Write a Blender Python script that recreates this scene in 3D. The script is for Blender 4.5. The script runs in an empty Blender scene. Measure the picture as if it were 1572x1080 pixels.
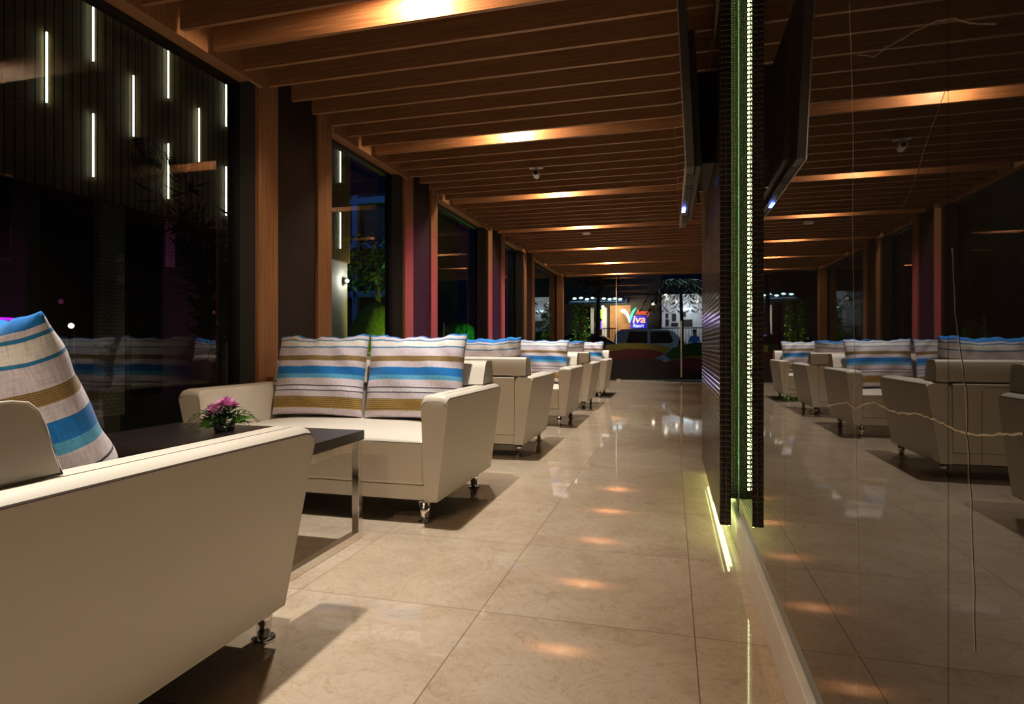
import bpy, bmesh, math, random
from mathutils import Vector, Matrix
random.seed(7)
sc = bpy.context.scene
col = sc.collection
R = math.radians
# ------------------------------------------------------------------ camera, world, exposure
TH = math.atan(245/915.0); SN, CS = math.sin(TH), math.cos(TH)
cd = bpy.data.cameras.new('camera'); cam = bpy.data.objects.new('camera', cd); col.objects.link(cam)
cam.location = (0, 0, 1.0); cam.rotation_euler = (R(90), 0, TH)
cd.sensor_fit = 'HORIZONTAL'; cd.sensor_width = 36; cd.lens = 36*915/1572.0
cd.shift_y = -11/1572.0; cd.clip_start = 0.02; cd.clip_end = 300
sc.camera = cam
sc.view_settings.view_transform = 'Standard'; sc.view_settings.look = 'None'
sc.view_settings.gamma = 1; sc.view_settings.use_curve_mapping = False
sc.view_settings.exposure = 0.0
w = bpy.data.worlds.new('night'); sc.world = w; w.use_nodes = True
w.node_tree.nodes['Background'].inputs[0].default_value = (0.05, 0.13, 0.5, 1)
w.node_tree.nodes['Background'].inputs[1].default_value = 0.012
sc.cycles.transparent_max_bounces = 24
sc.cycles.max_bounces = 14
sc.cycles.sample_clamp_indirect = 4.0
LAMP_Y = [-1.16 + 2.216*k for k in range(9)]     # row of ceiling downlights
LAMP_X = -1.43
LAMP_W, SPILL_W = 285, 62          # white beam straight down, warm spill around it

def P(u, v, Y):                                   # photograph pixel at a chosen distance -> point in the place
    a, b = (u-786)/915.0, (529-v)/915.0
    t = Y/(a*SN+CS)
    return Vector(((a*CS-SN)*t, Y, 1+b*t))

# ------------------------------------------------------------------ materials
def mat(name, rgb, rough=0.5, metal=0.0, emit=None, es=0.0, spec=0.5, coat=0.0, ior=1.5, bump=None, vary=None):
    m = bpy.data.materials.new(name); m.use_nodes = True
    nt = m.node_tree; b = nt.nodes['Principled BSDF']
    b.inputs['Base Color'].default_value = (*rgb, 1); b.inputs['Roughness'].default_value = rough
    b.inputs['Metallic'].default_value = metal; b.inputs['IOR'].default_value = ior
    b.inputs['Specular IOR Level'].default_value = spec; b.inputs['Coat Weight'].default_value = coat
    if emit:
        b.inputs['Emission Color'].default_value = (*emit, 1); b.inputs['Emission Strength'].default_value = es
    if bump or vary:
        tc = nt.nodes.new('ShaderNodeTexCoord')
    if bump:
        scale, strength, dist = bump
        n = nt.nodes.new('ShaderNodeTexNoise'); n.inputs['Scale'].default_value = scale; n.inputs['Detail'].default_value = 5
        nt.links.new(tc.outputs['Object'], n.inputs['Vector'])
        bp = nt.nodes.new('ShaderNodeBump'); bp.inputs['Strength'].default_value = strength; bp.inputs['Distance'].default_value = dist
        nt.links.new(n.outputs['Fac'], bp.inputs['Height']); nt.links.new(bp.outputs['Normal'], b.inputs['Normal'])
    if vary:
        scale, amt = vary
        n = nt.nodes.new('ShaderNodeTexNoise'); n.inputs['Scale'].default_value = scale; n.inputs['Detail'].default_value = 6
        nt.links.new(tc.outputs['Object'], n.inputs['Vector'])
        r = nt.nodes.new('ShaderNodeValToRGB'); r.color_ramp.elements[0].position = .3; r.color_ramp.elements[1].position = .7
        r.color_ramp.elements[0].color = (*[c*(1-amt) for c in rgb], 1); r.color_ramp.elements[1].color = (*[min(1, c*(1+amt)) for c in rgb], 1)
        nt.links.new(n.outputs['Fac'], r.inputs['Fac']); nt.links.new(r.outputs['Color'], b.inputs['Base Color'])
    return m

def N(nt, t, **kw):
    n = nt.nodes.new('ShaderNode'+t)
    for k, v in kw.items():
        if k in n.inputs: n.inputs[k].default_value = v
        else: setattr(n, k, v)
    return n
def math_(nt, op, a, b=None, c=None):
    n = nt.nodes.new('ShaderNodeMath'); n.operation = op
    for i, x in enumerate((a, b, c)):
        if x is None: continue
        if isinstance(x, (int, float)): n.inputs[i].default_value = x
        else: nt.links.new(x, n.inputs[i])
    return n.outputs[0]
def ramp(nt, fac, stops, interp='LINEAR'):
    r = nt.nodes.new('ShaderNodeValToRGB'); cr = r.color_ramp; cr.interpolation = interp
    while len(cr.elements) < len(stops): cr.elements.new(0.5)
    for e, (p, c) in zip(cr.elements, stops): e.position = p; e.color = (*c, 1)
    nt.links.new(fac, r.inputs['Fac']); return r.outputs['Color']
def mixc(nt, fac, a, b, mode='MIX'):
    n = nt.nodes.new('ShaderNodeMix'); n.data_type = 'RGBA'; n.blend_type = mode
    for i, x in ((0, fac), (6, a), (7, b)):
        if isinstance(x, (int, float)): n.inputs[i].default_value = x
        elif isinstance(x, tuple): n.inputs[i].default_value = (*x, 1)
        else: nt.links.new(x, n.inputs[i])
    return n.outputs[2]

def wood(name, c0, c1, stretch, rough=0.45):
    """fine straight grain; stretch = scale per axis (small along the grain)"""
    m = mat(name, c0, rough); nt = m.node_tree; b = nt.nodes['Principled BSDF']
    tc = N(nt, 'TexCoord'); mp = N(nt, 'Mapping'); mp.inputs['Scale'].default_value = stretch
    nt.links.new(tc.outputs['Object'], mp.inputs['Vector'])
    n1 = N(nt, 'TexNoise', Scale=1.0, Detail=6.0, Roughness=0.6); nt.links.new(mp.outputs[0], n1.inputs['Vector'])
    c = ramp(nt, n1.outputs['Fac'], [(.32, c0), (.5, tuple((x+y)/2 for x, y in zip(c0, c1))), (.68, c1)])
    nt.links.new(c, b.inputs['Base Color'])
    bp = N(nt, 'Bump', Strength=0.15, Distance=0.002); nt.links.new(n1.outputs['Fac'], bp.inputs['Height']); nt.links.new(bp.outputs[0], b.inputs['Normal'])
    return m
WD0, WD1 = (0.24, 0.105, 0.042), (0.46, 0.23, 0.105)
M = {}
M['beam'] = wood('beam_wood', WD0, WD1, (2.0, 60, 90))
M['post'] = wood('post_wood', WD0, WD1, (90, 90, 1.5))
M['fascia'] = wood('fascia_wood', WD0, WD1, (90, 90, 2.0))
M['wenge'] = wood('wenge_top', (0.014, 0.009, 0.009), (0.04, 0.027, 0.026), (3, 60, 60), 0.3)
M['leather'] = mat('cream_leather', (0.73, 0.67, 0.565), 0.42, bump=(260, 0.12, 0.002))
M['seam'] = mat('seam_leather', (0.09, 0.07, 0.05), 0.5)
M['thread'] = mat('stitch_thread', (0.34, 0.29, 0.23), 0.7)
M['chrome'] = mat('chrome', (0.86, 0.85, 0.83), 0.16, 1.0)
M['steel'] = mat('polished_steel', (0.78, 0.74, 0.70), 0.12, 1.0)
M['black'] = mat('black_frame', (0.012, 0.012, 0.013), 0.35)
M['rubber'] = mat('black_plastic', (0.01, 0.01, 0.01), 0.5)
M['grey'] = mat('grey_reveal', (0.05, 0.052, 0.046), 0.7, bump=(90, .2, .002))
M['brown'] = mat('dark_brown_wallcover', (0.022, 0.013, 0.012), 0.6, vary=(60, .35), bump=(150, .3, .002))
M['white'] = mat('white_plastic', (0.75, 0.74, 0.72), 0.35)
M['skirt'] = mat('white_baseboard_paint', (0.84, 0.80, 0.76), 0.35, vary=(9, .06))
M['plaster'] = mat('dark_plaster', (0.05, 0.045, 0.04), 0.8)
M['ceilback'] = mat('dark_ceiling_board', (0.05, 0.028, 0.014), 0.8)
M['screen'] = mat('tv_glass', (0.004, 0.004, 0.005), 0.03, coat=1.0)
M['tvgrey'] = mat('tv_housing', (0.075, 0.07, 0.065), 0.4)
M['tvtrim'] = mat('tv_silver_trim', (0.55, 0.5, 0.46), 0.3, 0.6)
M['blueled'] = mat('blue_power_light', (0.1, 0.15, 1), 0.4, emit=(0.12, 0.2, 1), es=14)
M['led'] = mat('led_diode', (1, 1, 0.9), 0.4, emit=(0.93, 1.0, 0.52), es=17)
M['ledstrip'] = mat('led_tape', (0.5, 0.5, 0.42), 0.6)
M['ledbar'] = mat('led_bar_lit', (1, 1, 0.7), 0.4, emit=(0.85, 1.0, 0.36), es=11)
M['lamp'] = mat('downlight_lens', (1, 1, 1), 0.4, emit=(1, 0.8, 0.56), es=40)
M['tube'] = mat('white_led_tube', (1, 1, 1), 0.4, emit=(0.93, 1, 0.84), es=6.5)
M['olive'] = mat('olive_core_paint', (0.035, 0.035, 0.012), 0.5, bump=(120, .4, .003))
M['greenedge'] = mat('edge_reflection', (0.28, 0.6, 0.4), 0.1, spec=0.8)
M['asphalt'] = mat('asphalt', (0.02, 0.02, 0.021), 0.7, bump=(40, .4, .01))
M['pave'] = mat('garden_ground', (0.03, 0.03, 0.028), 0.8, vary=(4, .4))
M['grass'] = mat('lawn_grass', (0.06, 0.17, 0.02), 0.8, vary=(14, .5), bump=(60, .8, .03))
M['leaf'] = mat('leaf_green', (0.045, 0.12, 0.02), 0.5, vary=(8, .5))
M['leafdark'] = mat('leaf_dark', (0.02, 0.045, 0.015), 0.55, vary=(8, .5))
M['leafbright'] = mat('leaf_bright', (0.10, 0.26, 0.03), 0.45, vary=(10, .4))
M['fern'] = mat('fern_green', (0.03, 0.10, 0.025), 0.45, vary=(20, .5))
M['petal'] = mat('pink_petal', (0.74, 0.30, 0.58), 0.5, vary=(30, .25))
M['petalcore'] = mat('flower_heart', (0.30, 0.05, 0.16), 0.6)
M['twig'] = mat('twig_brown', (0.07, 0.035, 0.02), 0.6)
M['bark'] = mat('bark', (0.06, 0.045, 0.03), 0.8, vary=(20, .4))
M['bowl'] = mat('glass_bowl', (0.05, 0.05, 0.045), 0.1, spec=0.7)
M['carblue'] = mat('dark_blue_car_paint', (0.015, 0.025, 0.07), 0.15, coat=0.6)
M['carsilver'] = mat('silver_car_paint', (0.36, 0.38, 0.44), 0.25, 0.4)
M['carglass'] = mat('car_glass', (0.006, 0.007, 0.01), 0.08)
M['tyre'] = mat('tyre', (0.01, 0.01, 0.01), 0.8)
M['bluesteel'] = mat('blue_steelwork', (0.05, 0.12, 0.30), 0.5)
M['wallwhite'] = mat('white_render', (0.62, 0.62, 0.64), 0.7, vary=(3, .1))
M['wallwood'] = mat('brown_shopfront', (0.26, 0.12, 0.04), 0.6, vary=(3, .35))
M['walldark'] = mat('dark_facade', (0.02, 0.018, 0.016), 0.7)
M['awning'] = mat('pale_awning', (0.4, 0.55, 0.62), 0.6)
M['bulb'] = mat('lit_bulb', (1, 1, 1), 0.4, emit=(1, 0.85, 0.6), es=4)
M['coolbulb'] = mat('lit_cool_bulb', (1, 1, 1), 0.4, emit=(0.7, 0.9, 1), es=3.2)
M['greenlit'] = mat('lit_green_sign', (0.3, 0.8, 0.1), 0.4, emit=(0.45, 0.95, 0.08), es=0.9)
M['violetlit'] = mat('lit_violet_sign', (0.3, 0.1, 0.8), 0.4, emit=(0.3, 0.12, 0.95), es=0.7)
M['purplelit'] = mat('purple_streak_glow', (0.6, 0.05, 0.9), 0.4, emit=(0.55, 0.02, 0.85), es=1.6)
M['frame'] = mat('dark_picture', (0.02, 0.016, 0.014), 0.5)
M['skin'] = mat('skin', (0.45, 0.26, 0.17), 0.6)
M['shirt'] = mat('blue_shirt', (0.05, 0.24, 0.75), 0.7)
M['hair'] = mat('dark_hair', (0.012, 0.01, 0.01), 0.6)
M['trouser'] = mat('dark_trousers', (0.02, 0.02, 0.03), 0.8)
def emis(name, c, s): return mat(name, c, 0.5, emit=c, es=s)
M['neonwhite'] = emis('neon_white', (0.9, 0.93, 1.0), 1.6)
M['neonyellow'] = emis('neon_yellow', (0.95, 0.72, 0.12), 0.9)
M['neongreen'] = emis('neon_green', (0.02, 0.5, 0.22), 0.8)
M['neonred'] = emis('neon_red', (0.9, 0.09, 0.02), 0.75)
M['neonorange'] = emis('neon_orange', (1.0, 0.38, 0.16), 1.1)
M['neonblue'] = emis('neon_blue', (0.45, 0.5, 1.0), 1.5)
M['signblue'] = emis('sign_blue_glow', (0.015, 0.012, 0.4), 0.13)
M['magled'] = mat('added_magenta_lens', (1, .2, .7), 0.4, emit=(1, 0.15, 0.6), es=.6)

def floor_mat():
    m = mat('beige_marble_tiles', (.6, .5, .38), 0.045, ior=1.55); nt = m.node_tree; b = nt.nodes['Principled BSDF']
    tc = N(nt, 'TexCoord'); sx = N(nt, 'SeparateXYZ'); nt.links.new(tc.outputs['Object'], sx.inputs[0])
    T = 0.771
    gx = math_(nt, 'MULTIPLY', math_(nt, 'PINGPONG', math_(nt, 'SUBTRACT', sx.outputs[0], 0.077), T/2), 1)
    gy = math_(nt, 'PINGPONG', math_(nt, 'SUBTRACT', sx.outputs[1], 2.133), T/2)
    near = math_(nt, 'MINIMUM', gx, gy)
    grout = math_(nt, 'LESS_THAN', near, 0.0016)
    tx = math_(nt, 'FLOOR', math_(nt, 'DIVIDE', math_(nt, 'SUBTRACT', sx.outputs[0], 0.077), T))
    ty = math_(nt, 'FLOOR', math_(nt, 'DIVIDE', math_(nt, 'SUBTRACT', sx.outputs[1], 2.133), T))
    cid = N(nt, 'CombineXYZ'); nt.links.new(math_(nt, 'MULTIPLY', tx, 3.7), cid.inputs[0]); nt.links.new(math_(nt, 'MULTIPLY', ty, 5.3), cid.inputs[1])
    add = N(nt, 'VectorMath', operation='ADD'); nt.links.new(tc.outputs['Object'], add.inputs[0]); nt.links.new(cid.outputs[0], add.inputs[1])
    n1 = N(nt, 'TexNoise', Scale=2.6, Detail=10.0, Roughness=0.62, Distortion=0.6); nt.links.new(add.outputs[0], n1.inputs['Vector'])
    n2 = N(nt, 'TexNoise', Scale=9.0, Detail=12.0, Roughness=0.7, Distortion=2.2); nt.links.new(add.outputs[0], n2.inputs['Vector'])
    n3 = N(nt, 'TexNoise', Scale=4.0, Detail=8.0, Roughness=0.65, Distortion=3.5); nt.links.new(add.outputs[0], n3.inputs['Vector'])
    base = ramp(nt, n1.outputs['Fac'], [(.3, (.50, .39, .275)), (.5, (.58, .465, .34)), (.7, (.63, .525, .405))])
    veins = ramp(nt, math_(nt, 'ABSOLUTE', math_(nt, 'SUBTRACT', n3.outputs['Fac'], .5)), [(.0, (.50, .36, .215)), (.03, (.9, .9, .9)), (.08, (1, 1, 1))])
    c = mixc(nt, 0.22, base, veins, 'MULTIPLY')
    sp = ramp(nt, n2.outputs['Fac'], [(.36, (.42, .29, .15)), (.44, (1, 1, 1))])
    c = mixc(nt, 0.22, c, sp, 'MULTIPLY')
    c = mixc(nt, grout, c, (.13, .09, .055))
    nt.links.new(c, b.inputs['Base Color'])
    r = math_(nt, 'ADD', math_(nt, 'MULTIPLY', grout, 0.5), 0.045); nt.links.new(r, b.inputs['Roughness'])
    return m
M['floor'] = floor_mat()

def mosaic_mat(name, t, base, rough, gcol):
    m = mat(name, base, rough); nt = m.node_tree; b = nt.nodes['Principled BSDF']
    tc = N(nt, 'TexCoord'); sx = N(nt, 'SeparateXYZ'); nt.links.new(tc.outputs['Object'], sx.inputs[0])
    ge = N(nt, 'NewGeometry'); sn = N(nt, 'SeparateXYZ'); nt.links.new(tc.outputs['Normal'], sn.inputs[0])
    isx = math_(nt, 'GREATER_THAN', math_(nt, 'ABSOLUTE', sn.outputs[0]), 0.5)
    h = math_(nt, 'ADD', math_(nt, 'MULTIPLY', isx, sx.outputs[1]), math_(nt, 'MULTIPLY', math_(nt, 'SUBTRACT', 1, isx), sx.outputs[0]))
    a = math_(nt, 'PINGPONG', h, t/2); c_ = math_(nt, 'PINGPONG', sx.outputs[2], t/2)
    d = math_(nt, 'MINIMUM', a, c_)
    g = math_(nt, 'LESS_THAN', d, t*0.055)
    cell = N(nt, 'CombineXYZ')
    nt.links.new(math_(nt, 'FLOOR', math_(nt, 'DIVIDE', math_(nt, 'ADD', h, t/2), t)), cell.inputs[0]); nt.links.new(math_(nt, 'FLOOR', math_(nt, 'DIVIDE', math_(nt, 'ADD', sx.outputs[2], t/2), t)), cell.inputs[1])
    wn = N(nt, 'TexWhiteNoise'); nt.links.new(cell.outputs[0], wn.inputs['Vector'])
    cc = mixc(nt, 0.45, tuple(base), wn.outputs['Color'], 'MULTIPLY')
    cc = mixc(nt, g, cc, gcol)
    nt.links.new(cc, b.inputs['Base Color'])
    hmap = N(nt, 'MapRange'); hmap.inputs[1].default_value = 0; hmap.inputs[2].default_value = t*0.28; nt.links.new(d, hmap.inputs[0])
    hh = math_(nt, 'ADD', hmap.outputs[0], math_(nt, 'MULTIPLY', wn.outputs['Value'], 0.25))
    bp = N(nt, 'Bump', Strength=1.0, Distance=0.006); nt.links.new(hh, bp.inputs['Height']); nt.links.new(bp.outputs[0], b.inputs['Normal'])
    nt.links.new(math_(nt, 'ADD', math_(nt, 'MULTIPLY', g, 0.5), rough), b.inputs['Roughness'])
    return m
M['mosaic'] = mosaic_mat('dark_glass_mosaic', 0.0262, (0.045, 0.032, 0.022), 0.12, (0.09, 0.075, 0.055))
M['coremosaic'] = mosaic_mat('small_olive_mosaic', 0.0131, (0.05, 0.055, 0.02), 0.15, (0.015, 0.02, 0.01))

def mirror_mat():
    m = mat('polished_black_glass', (0.012, 0.009, 0.007), 0.012, ior=1.9); nt = m.node_tree; b = nt.nodes['Principled BSDF']
    return m
M['mirror'] = mirror_mat()
M['vein'] = mat('white_stone_vein', (0.34, 0.28, 0.2), 0.05, ior=1.9)
M['veinfaint'] = mat('faint_stone_vein', (0.10, 0.085, 0.065), 0.05, ior=1.9)

def glass_mat(name, tint, ior=1.45):
    m = bpy.data.materials.new(name); m.use_nodes = True; nt = m.node_tree; nt.nodes.clear()
    out = N(nt, 'OutputMaterial'); mx = N(nt, 'MixShader'); fr = N(nt, 'Fresnel', IOR=ior)
    tr = N(nt, 'BsdfTransparent'); tr.inputs[0].default_value = (*tint, 1)
    gl = N(nt, 'BsdfGlossy'); gl.inputs['Roughness'].default_value = 0.0
    gl.inputs['Color'].default_value = (.9, .93, .92, 1)
    ge = N(nt, 'NewGeometry'); nt.links.new(math_(nt, 'MULTIPLY', fr.outputs[0], math_(nt, 'SUBTRACT', 1, ge.outputs['Backfacing'])), mx.inputs[0]); nt.links.new(tr.outputs[0], mx.inputs[1]); nt.links.new(gl.outputs[0], mx.inputs[2])
    nt.links.new(mx.outputs[0], out.inputs[0]); return m
M['glass'] = glass_mat('window_glass', (.86, .9, .88), 1.65)
def film_mat(name, c, op):
    m = bpy.data.materials.new(name); m.use_nodes = True; nt = m.node_tree; nt.nodes.clear()
    out = N(nt, 'OutputMaterial'); mx = N(nt, 'MixShader'); mx.inputs[0].default_value = op
    tr = N(nt, 'BsdfTransparent'); tr.inputs[0].default_value = (*[min(1, .25+x) for x in c], 1)
    df = N(nt, 'BsdfPrincipled'); df.inputs['Base Color'].default_value = (*c, 1); df.inputs['Roughness'].default_value = .25
    nt.links.new(tr.outputs[0], mx.inputs[1]); nt.links.new(df.outputs[0], mx.inputs[2]); nt.links.new(mx.outputs[0], out.inputs[0]); return m
M['f_yellow'] = film_mat('film_yellow', (.12, .105, .015), .7)
M['f_red'] = film_mat('film_red', (.06, .008, .010), .75)
M['f_green'] = film_mat('film_green', (.004, .045, .02), .8)
M['f_olive'] = film_mat('film_olive', (.10, .10, .03), .8)
M['f_purple'] = film_mat('film_purple', (.05, .005, .05), .8)
M['f_dark'] = film_mat('film_dark', (.012, .011, .015), .8)

def fabric_mat(top, nm):
    m = mat(nm, (.6, .55, .6), 0.85); nt = m.node_tree; b = nt.nodes['Principled BSDF']
    b.inputs['Sheen Weight'].default_value = 0.15
    uv = N(nt, 'UVMap'); sx = N(nt, 'SeparateXYZ'); nt.links.new(uv.outputs[0], sx.inputs[0])
    nz = N(nt, 'TexNoise', Scale=7.0, Detail=3.0); nt.links.new(uv.outputs[0], nz.inputs['Vector'])
    v = math_(nt, 'ADD', sx.outputs[1], math_(nt, 'MULTIPLY', math_(nt, 'SUBTRACT', nz.outputs['Fac'], .5), 0.012))
    li = (.70, .63, .68); cr = (.84, .81, .75); bl = (.002, .19, .58); b2 = (.01, .20, .42); lb = (.10, .42, .68); tan = (.33, .22, .075)
    nv = (.03, .02, .05); wh = (.74, .72, .76); gd = (.47, .31, .07)
    stops = [(0, bl), (top, li), (.075, b2), (.092, cr), (.166, b2), (.182, li), (.285, tan), (.345, li), (.415, bl), (.505, lb), (.555, li), (.64, nv), (.652, wh),
             (.692, nv), (.704, li), (.772, gd), (.905, li), (.985, nv)]
    c = ramp(nt, v, stops, 'CONSTANT')
    def band(a, z, n, duty, colr, c):
        f = math_(nt, 'FRACT', math_(nt, 'MULTIPLY', math_(nt, 'SUBTRACT', v, a), n/(z-a)))
        k = math_(nt, 'MULTIPLY', math_(nt, 'LESS_THAN', f, duty), math_(nt, 'MULTIPLY', math_(nt, 'GREATER_THAN', v, a), math_(nt, 'LESS_THAN', v, z)))
        return mixc(nt, k, c, colr)
    c = band(.772, .905, 6, .24, (.045, .012, .015), c)
    c = band(.288, .345, 6, .30, (.14, .075, .02), c)
    # dotted weave inside the gold bands
    dots = math_(nt, 'MULTIPLY', math_(nt, 'LESS_THAN', math_(nt, 'FRACT', math_(nt, 'MULTIPLY', sx.outputs[0], 85)), .28), math_(nt, 'MULTIPLY', math_(nt, 'GREATER_THAN', v, .772), math_(nt, 'LESS_THAN', v, .905)))
    c = mixc(nt, math_(nt, 'MULTIPLY', dots, .55), c, (.10, .05, .015))
    # woven threads: slubs along both directions
    mp = N(nt, 'Mapping'); mp.inputs['Scale'].default_value = (150, 14, 1); nt.links.new(uv.outputs[0], mp.inputs[0])
    t1 = N(nt, 'TexNoise', Scale=1.0, Detail=4.0); nt.links.new(mp.outputs[0], t1.inputs['Vector'])
    mp2 = N(nt, 'Mapping'); mp2.inputs['Scale'].default_value = (14, 190, 1); nt.links.new(uv.outputs[0], mp2.inputs[0])
    t2 = N(nt, 'TexNoise', Scale=1.0, Detail=4.0); nt.links.new(mp2.outputs[0], t2.inputs['Vector'])
    wv = math_(nt, 'ADD', math_(nt, 'MULTIPLY', t1.outputs['Fac'], .6), math_(nt, 'MULTIPLY', t2.outputs['Fac'], .5))
    sh = ramp(nt, wv, [(.38, (.66, .62, .68)), (.66, (1.12, 1.12, 1.1))])
    c = mixc(nt, .75, c, sh, 'MULTIPLY')
    nt.links.new(c, b.inputs['Base Color'])
    bp = N(nt, 'Bump', Strength=.25, Distance=.002); nt.links.new(wv, bp.inputs['Height']); nt.links.new(bp.outputs[0], b.inputs['Normal'])
    return m
M['fabric'] = fabric_mat(.034, 'striped_linen'); M['fabricback'] = fabric_mat(.052, 'striped_linen_back')

def clad_mat():
    m = mat('vertical_timber_cladding', (.2, .14, .07), .6); nt = m.node_tree; b = nt.nodes['Principled BSDF']
    tc = N(nt, 'TexCoord'); sx = N(nt, 'SeparateXYZ'); nt.links.new(tc.outputs['Object'], sx.inputs[0])
    f = math_(nt, 'FRACT', math_(nt, 'DIVIDE', sx.outputs[1], .125))
    g = math_(nt, 'LESS_THAN', f, .16)
    mp = N(nt, 'Mapping'); mp.inputs['Scale'].default_value = (8, 8, .6); nt.links.new(tc.outputs['Object'], mp.inputs[0])
    n = N(nt, 'TexNoise', Scale=1.5, Detail=6.0); nt.links.new(mp.outputs[0], n.inputs['Vector'])
    c = ramp(nt, n.outputs['Fac'], [(.3, (.24, .16, .065)), (.7, (.42, .29, .13))])
    c = mixc(nt, g, c, (.012, .008, .005)); nt.links.new(c, b.inputs['Base Color'])
    bp = N(nt, 'Bump', Strength=.7, Distance=.02); nt.links.new(math_(nt, 'SUBTRACT', 1, g), bp.inputs['Height']); nt.links.new(bp.outputs[0], b.inputs['Normal'])
    return m
M['clad'] = clad_mat()
def brick_mat():
    m = mat('pale_brick', (.4, .36, .3), .7); nt = m.node_tree; b = nt.nodes['Principled BSDF']
    tc = N(nt, 'TexCoord'); mp = N(nt, 'Mapping'); mp.inputs['Rotation'].default_value = (0, R(90), R(90)); nt.links.new(tc.outputs['Object'], mp.inputs[0])
    sx = N(nt, 'SeparateXYZ'); nt.links.new(tc.outputs['Object'], sx.inputs[0]); cx = N(nt, 'CombineXYZ'); nt.links.new(sx.outputs[1], cx.inputs[0]); nt.links.new(sx.outputs[2], cx.inputs[1])
    br = N(nt, 'TexBrick'); br.inputs['Scale'].default_value = 4.5; nt.links.new(cx.outputs[0], br.inputs['Vector'])
    br.inputs['Color1'].default_value = (.42, .38, .31, 1); br.inputs['Color2'].default_value = (.33, .29, .24, 1); br.inputs['Mortar'].default_value = (.1, .09, .08, 1)
    nt.links.new(br.outputs['Color'], b.inputs['Base Color']); return m
M['brick'] = brick_mat()

# ------------------------------------------------------------------ mesh helpers
class MB:
    def __init__(s): s.bm = bmesh.new()
    def box(s, x0, x1, y0, y1, z0, z1):
        v = [s.bm.verts.new(p) for p in ((x0,y0,z0),(x1,y0,z0),(x1,y1,z0),(x0,y1,z0),(x0,y0,z1),(x1,y0,z1),(x1,y1,z1),(x0,y1,z1))]
        for f in ((3,2,1,0),(4,5,6,7),(0,1,5,4),(1,2,6,5),(2,3,7,6),(3,0,4,7)): s.bm.faces.new([v[i] for i in f])
        return s
    def hexa(s, p):                                # 8 corners in box order
        v = [s.bm.verts.new(q) for q in p]
        for f in ((3,2,1,0),(4,5,6,7),(0,1,5,4),(1,2,6,5),(2,3,7,6),(3,0,4,7)): s.bm.faces.new([v[i] for i in f])
        return s
    def prism(s, pts, axis, a, b):                 # polygon extruded along an axis
        def q(p, t):
            return {'x': (t, p[0], p[1]), 'y': (p[0], t, p[1]), 'z': (p[0], p[1], t)}[axis]
        A = [s.bm.verts.new(q(p, a)) for p in pts]; B = [s.bm.verts.new(q(p, b)) for p in pts]
        n = len(pts)
        s.bm.faces.new(A[::-1]); s.bm.faces.new(B)
        for i in range(n): s.bm.faces.new((A[i], A[(i+1) % n], B[(i+1) % n], B[i]))
        bmesh.ops.recalc_face_normals(s.bm, faces=s.bm.faces); return s
    def lathe(s, prof, c=(0,0,0), n=24, axis='z'):
        rings = []
        for r, h in prof:
            ring = []
            for i in range(n):
                t = 2*math.pi*i/n; a, b = r*math.cos(t), r*math.sin(t)
                p = {'z': (a, b, h), 'x': (h, a, b), 'y': (a, h, b)}[axis]
                ring.append(s.bm.verts.new((p[0]+c[0], p[1]+c[1], p[2]+c[2])))
            rings.append(ring)
        for A, B in zip(rings, rings[1:]):
            for i in range(n): s.bm.faces.new((A[i], A[(i+1) % n], B[(i+1) % n], B[i]))
        s.bm.faces.new(rings[0][::-1]); s.bm.faces.new(rings[-1])
        bmesh.ops.recalc_face_normals(s.bm, faces=s.bm.faces); return s
    def tube(s, pts, r, n=8, closed=False):
        pts = [Vector(p) for p in pts]; rings = []
        m = len(pts)
        for i, p in enumerate(pts):
            if closed: t = (pts[(i+1) % m]-pts[i-1])
            else: t = pts[min(i+1, m-1)]-pts[max(i-1, 0)]
            t.normalize(); up = Vector((0, 0, 1)) if abs(t.z) < .95 else Vector((1, 0, 0))
            a = t.cross(up).normalized(); b = t.cross(a)
            rr = r[i] if isinstance(r, (list, tuple)) else r
            rings.append([s.bm.verts.new(p+a*rr*math.cos(2*math.pi*k/n)+b*rr*math.sin(2*math.pi*k/n)) for k in range(n)])
        pairs = list(zip(rings, rings[1:])) + ([(rings[-1], rings[0])] if closed else [])
        for A, B in pairs:
            for k in range(n): s.bm.faces.new((A[k], A[(k+1) % n], B[(k+1) % n], B[k]))
        if not closed: s.bm.faces.new(rings[0][::-1]); s.bm.faces.new(rings[-1])
        return s
    def ico(s, c, r, sub=2, scale=(1,1,1)):
        g = bmesh.ops.create_icosphere(s.bm, subdivisions=sub, radius=r)
        for v in g['verts']: v.co = Vector((v.co.x*scale[0]+c[0], v.co.y*scale[1]+c[1], v.co.z*scale[2]+c[2]))
        return s
    def leafquad(s, base, tip, width, bend=0.0):
        base, tip = Vector(base), Vector(tip); d = tip-base
        side = d.cross(Vector((random.uniform(-1,1), random.uniform(-1,1), random.uniform(-1,1)))).normalized()*width
        mid = base+d*.5+Vector((0, 0, bend))
        v = [s.bm.verts.new(p) for p in (base, mid+side, tip, mid-side)]
        s.bm.faces.new(v); return s
    def build(s, name, m, parent=None, smooth=False, bevel=0, seg=2, loc=None):
        me = bpy.data.meshes.new(name); s.bm.normal_update(); s.bm.to_mesh(me); s.bm.free()
        o = bpy.data.objects.new(name, me); col.objects.link(o)
        for mm in (m if isinstance(m, (list, tuple)) else [m]): me.materials.append(mm)
        if smooth: me.polygons.foreach_set('use_smooth', [len(p.vertices) <= 4 for p in me.polygons])
        if bevel:
            b = o.modifiers.new('bevel', 'BEVEL'); b.width = bevel; b.segments = seg; b.limit_method = 'ANGLE'; b.angle_limit = R(35)
            b.harden_normals = True; me.polygons.foreach_set('use_smooth', [True]*len(me.polygons))
        if parent: o.parent = parent
        if loc: o.location = loc
        return o
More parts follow.
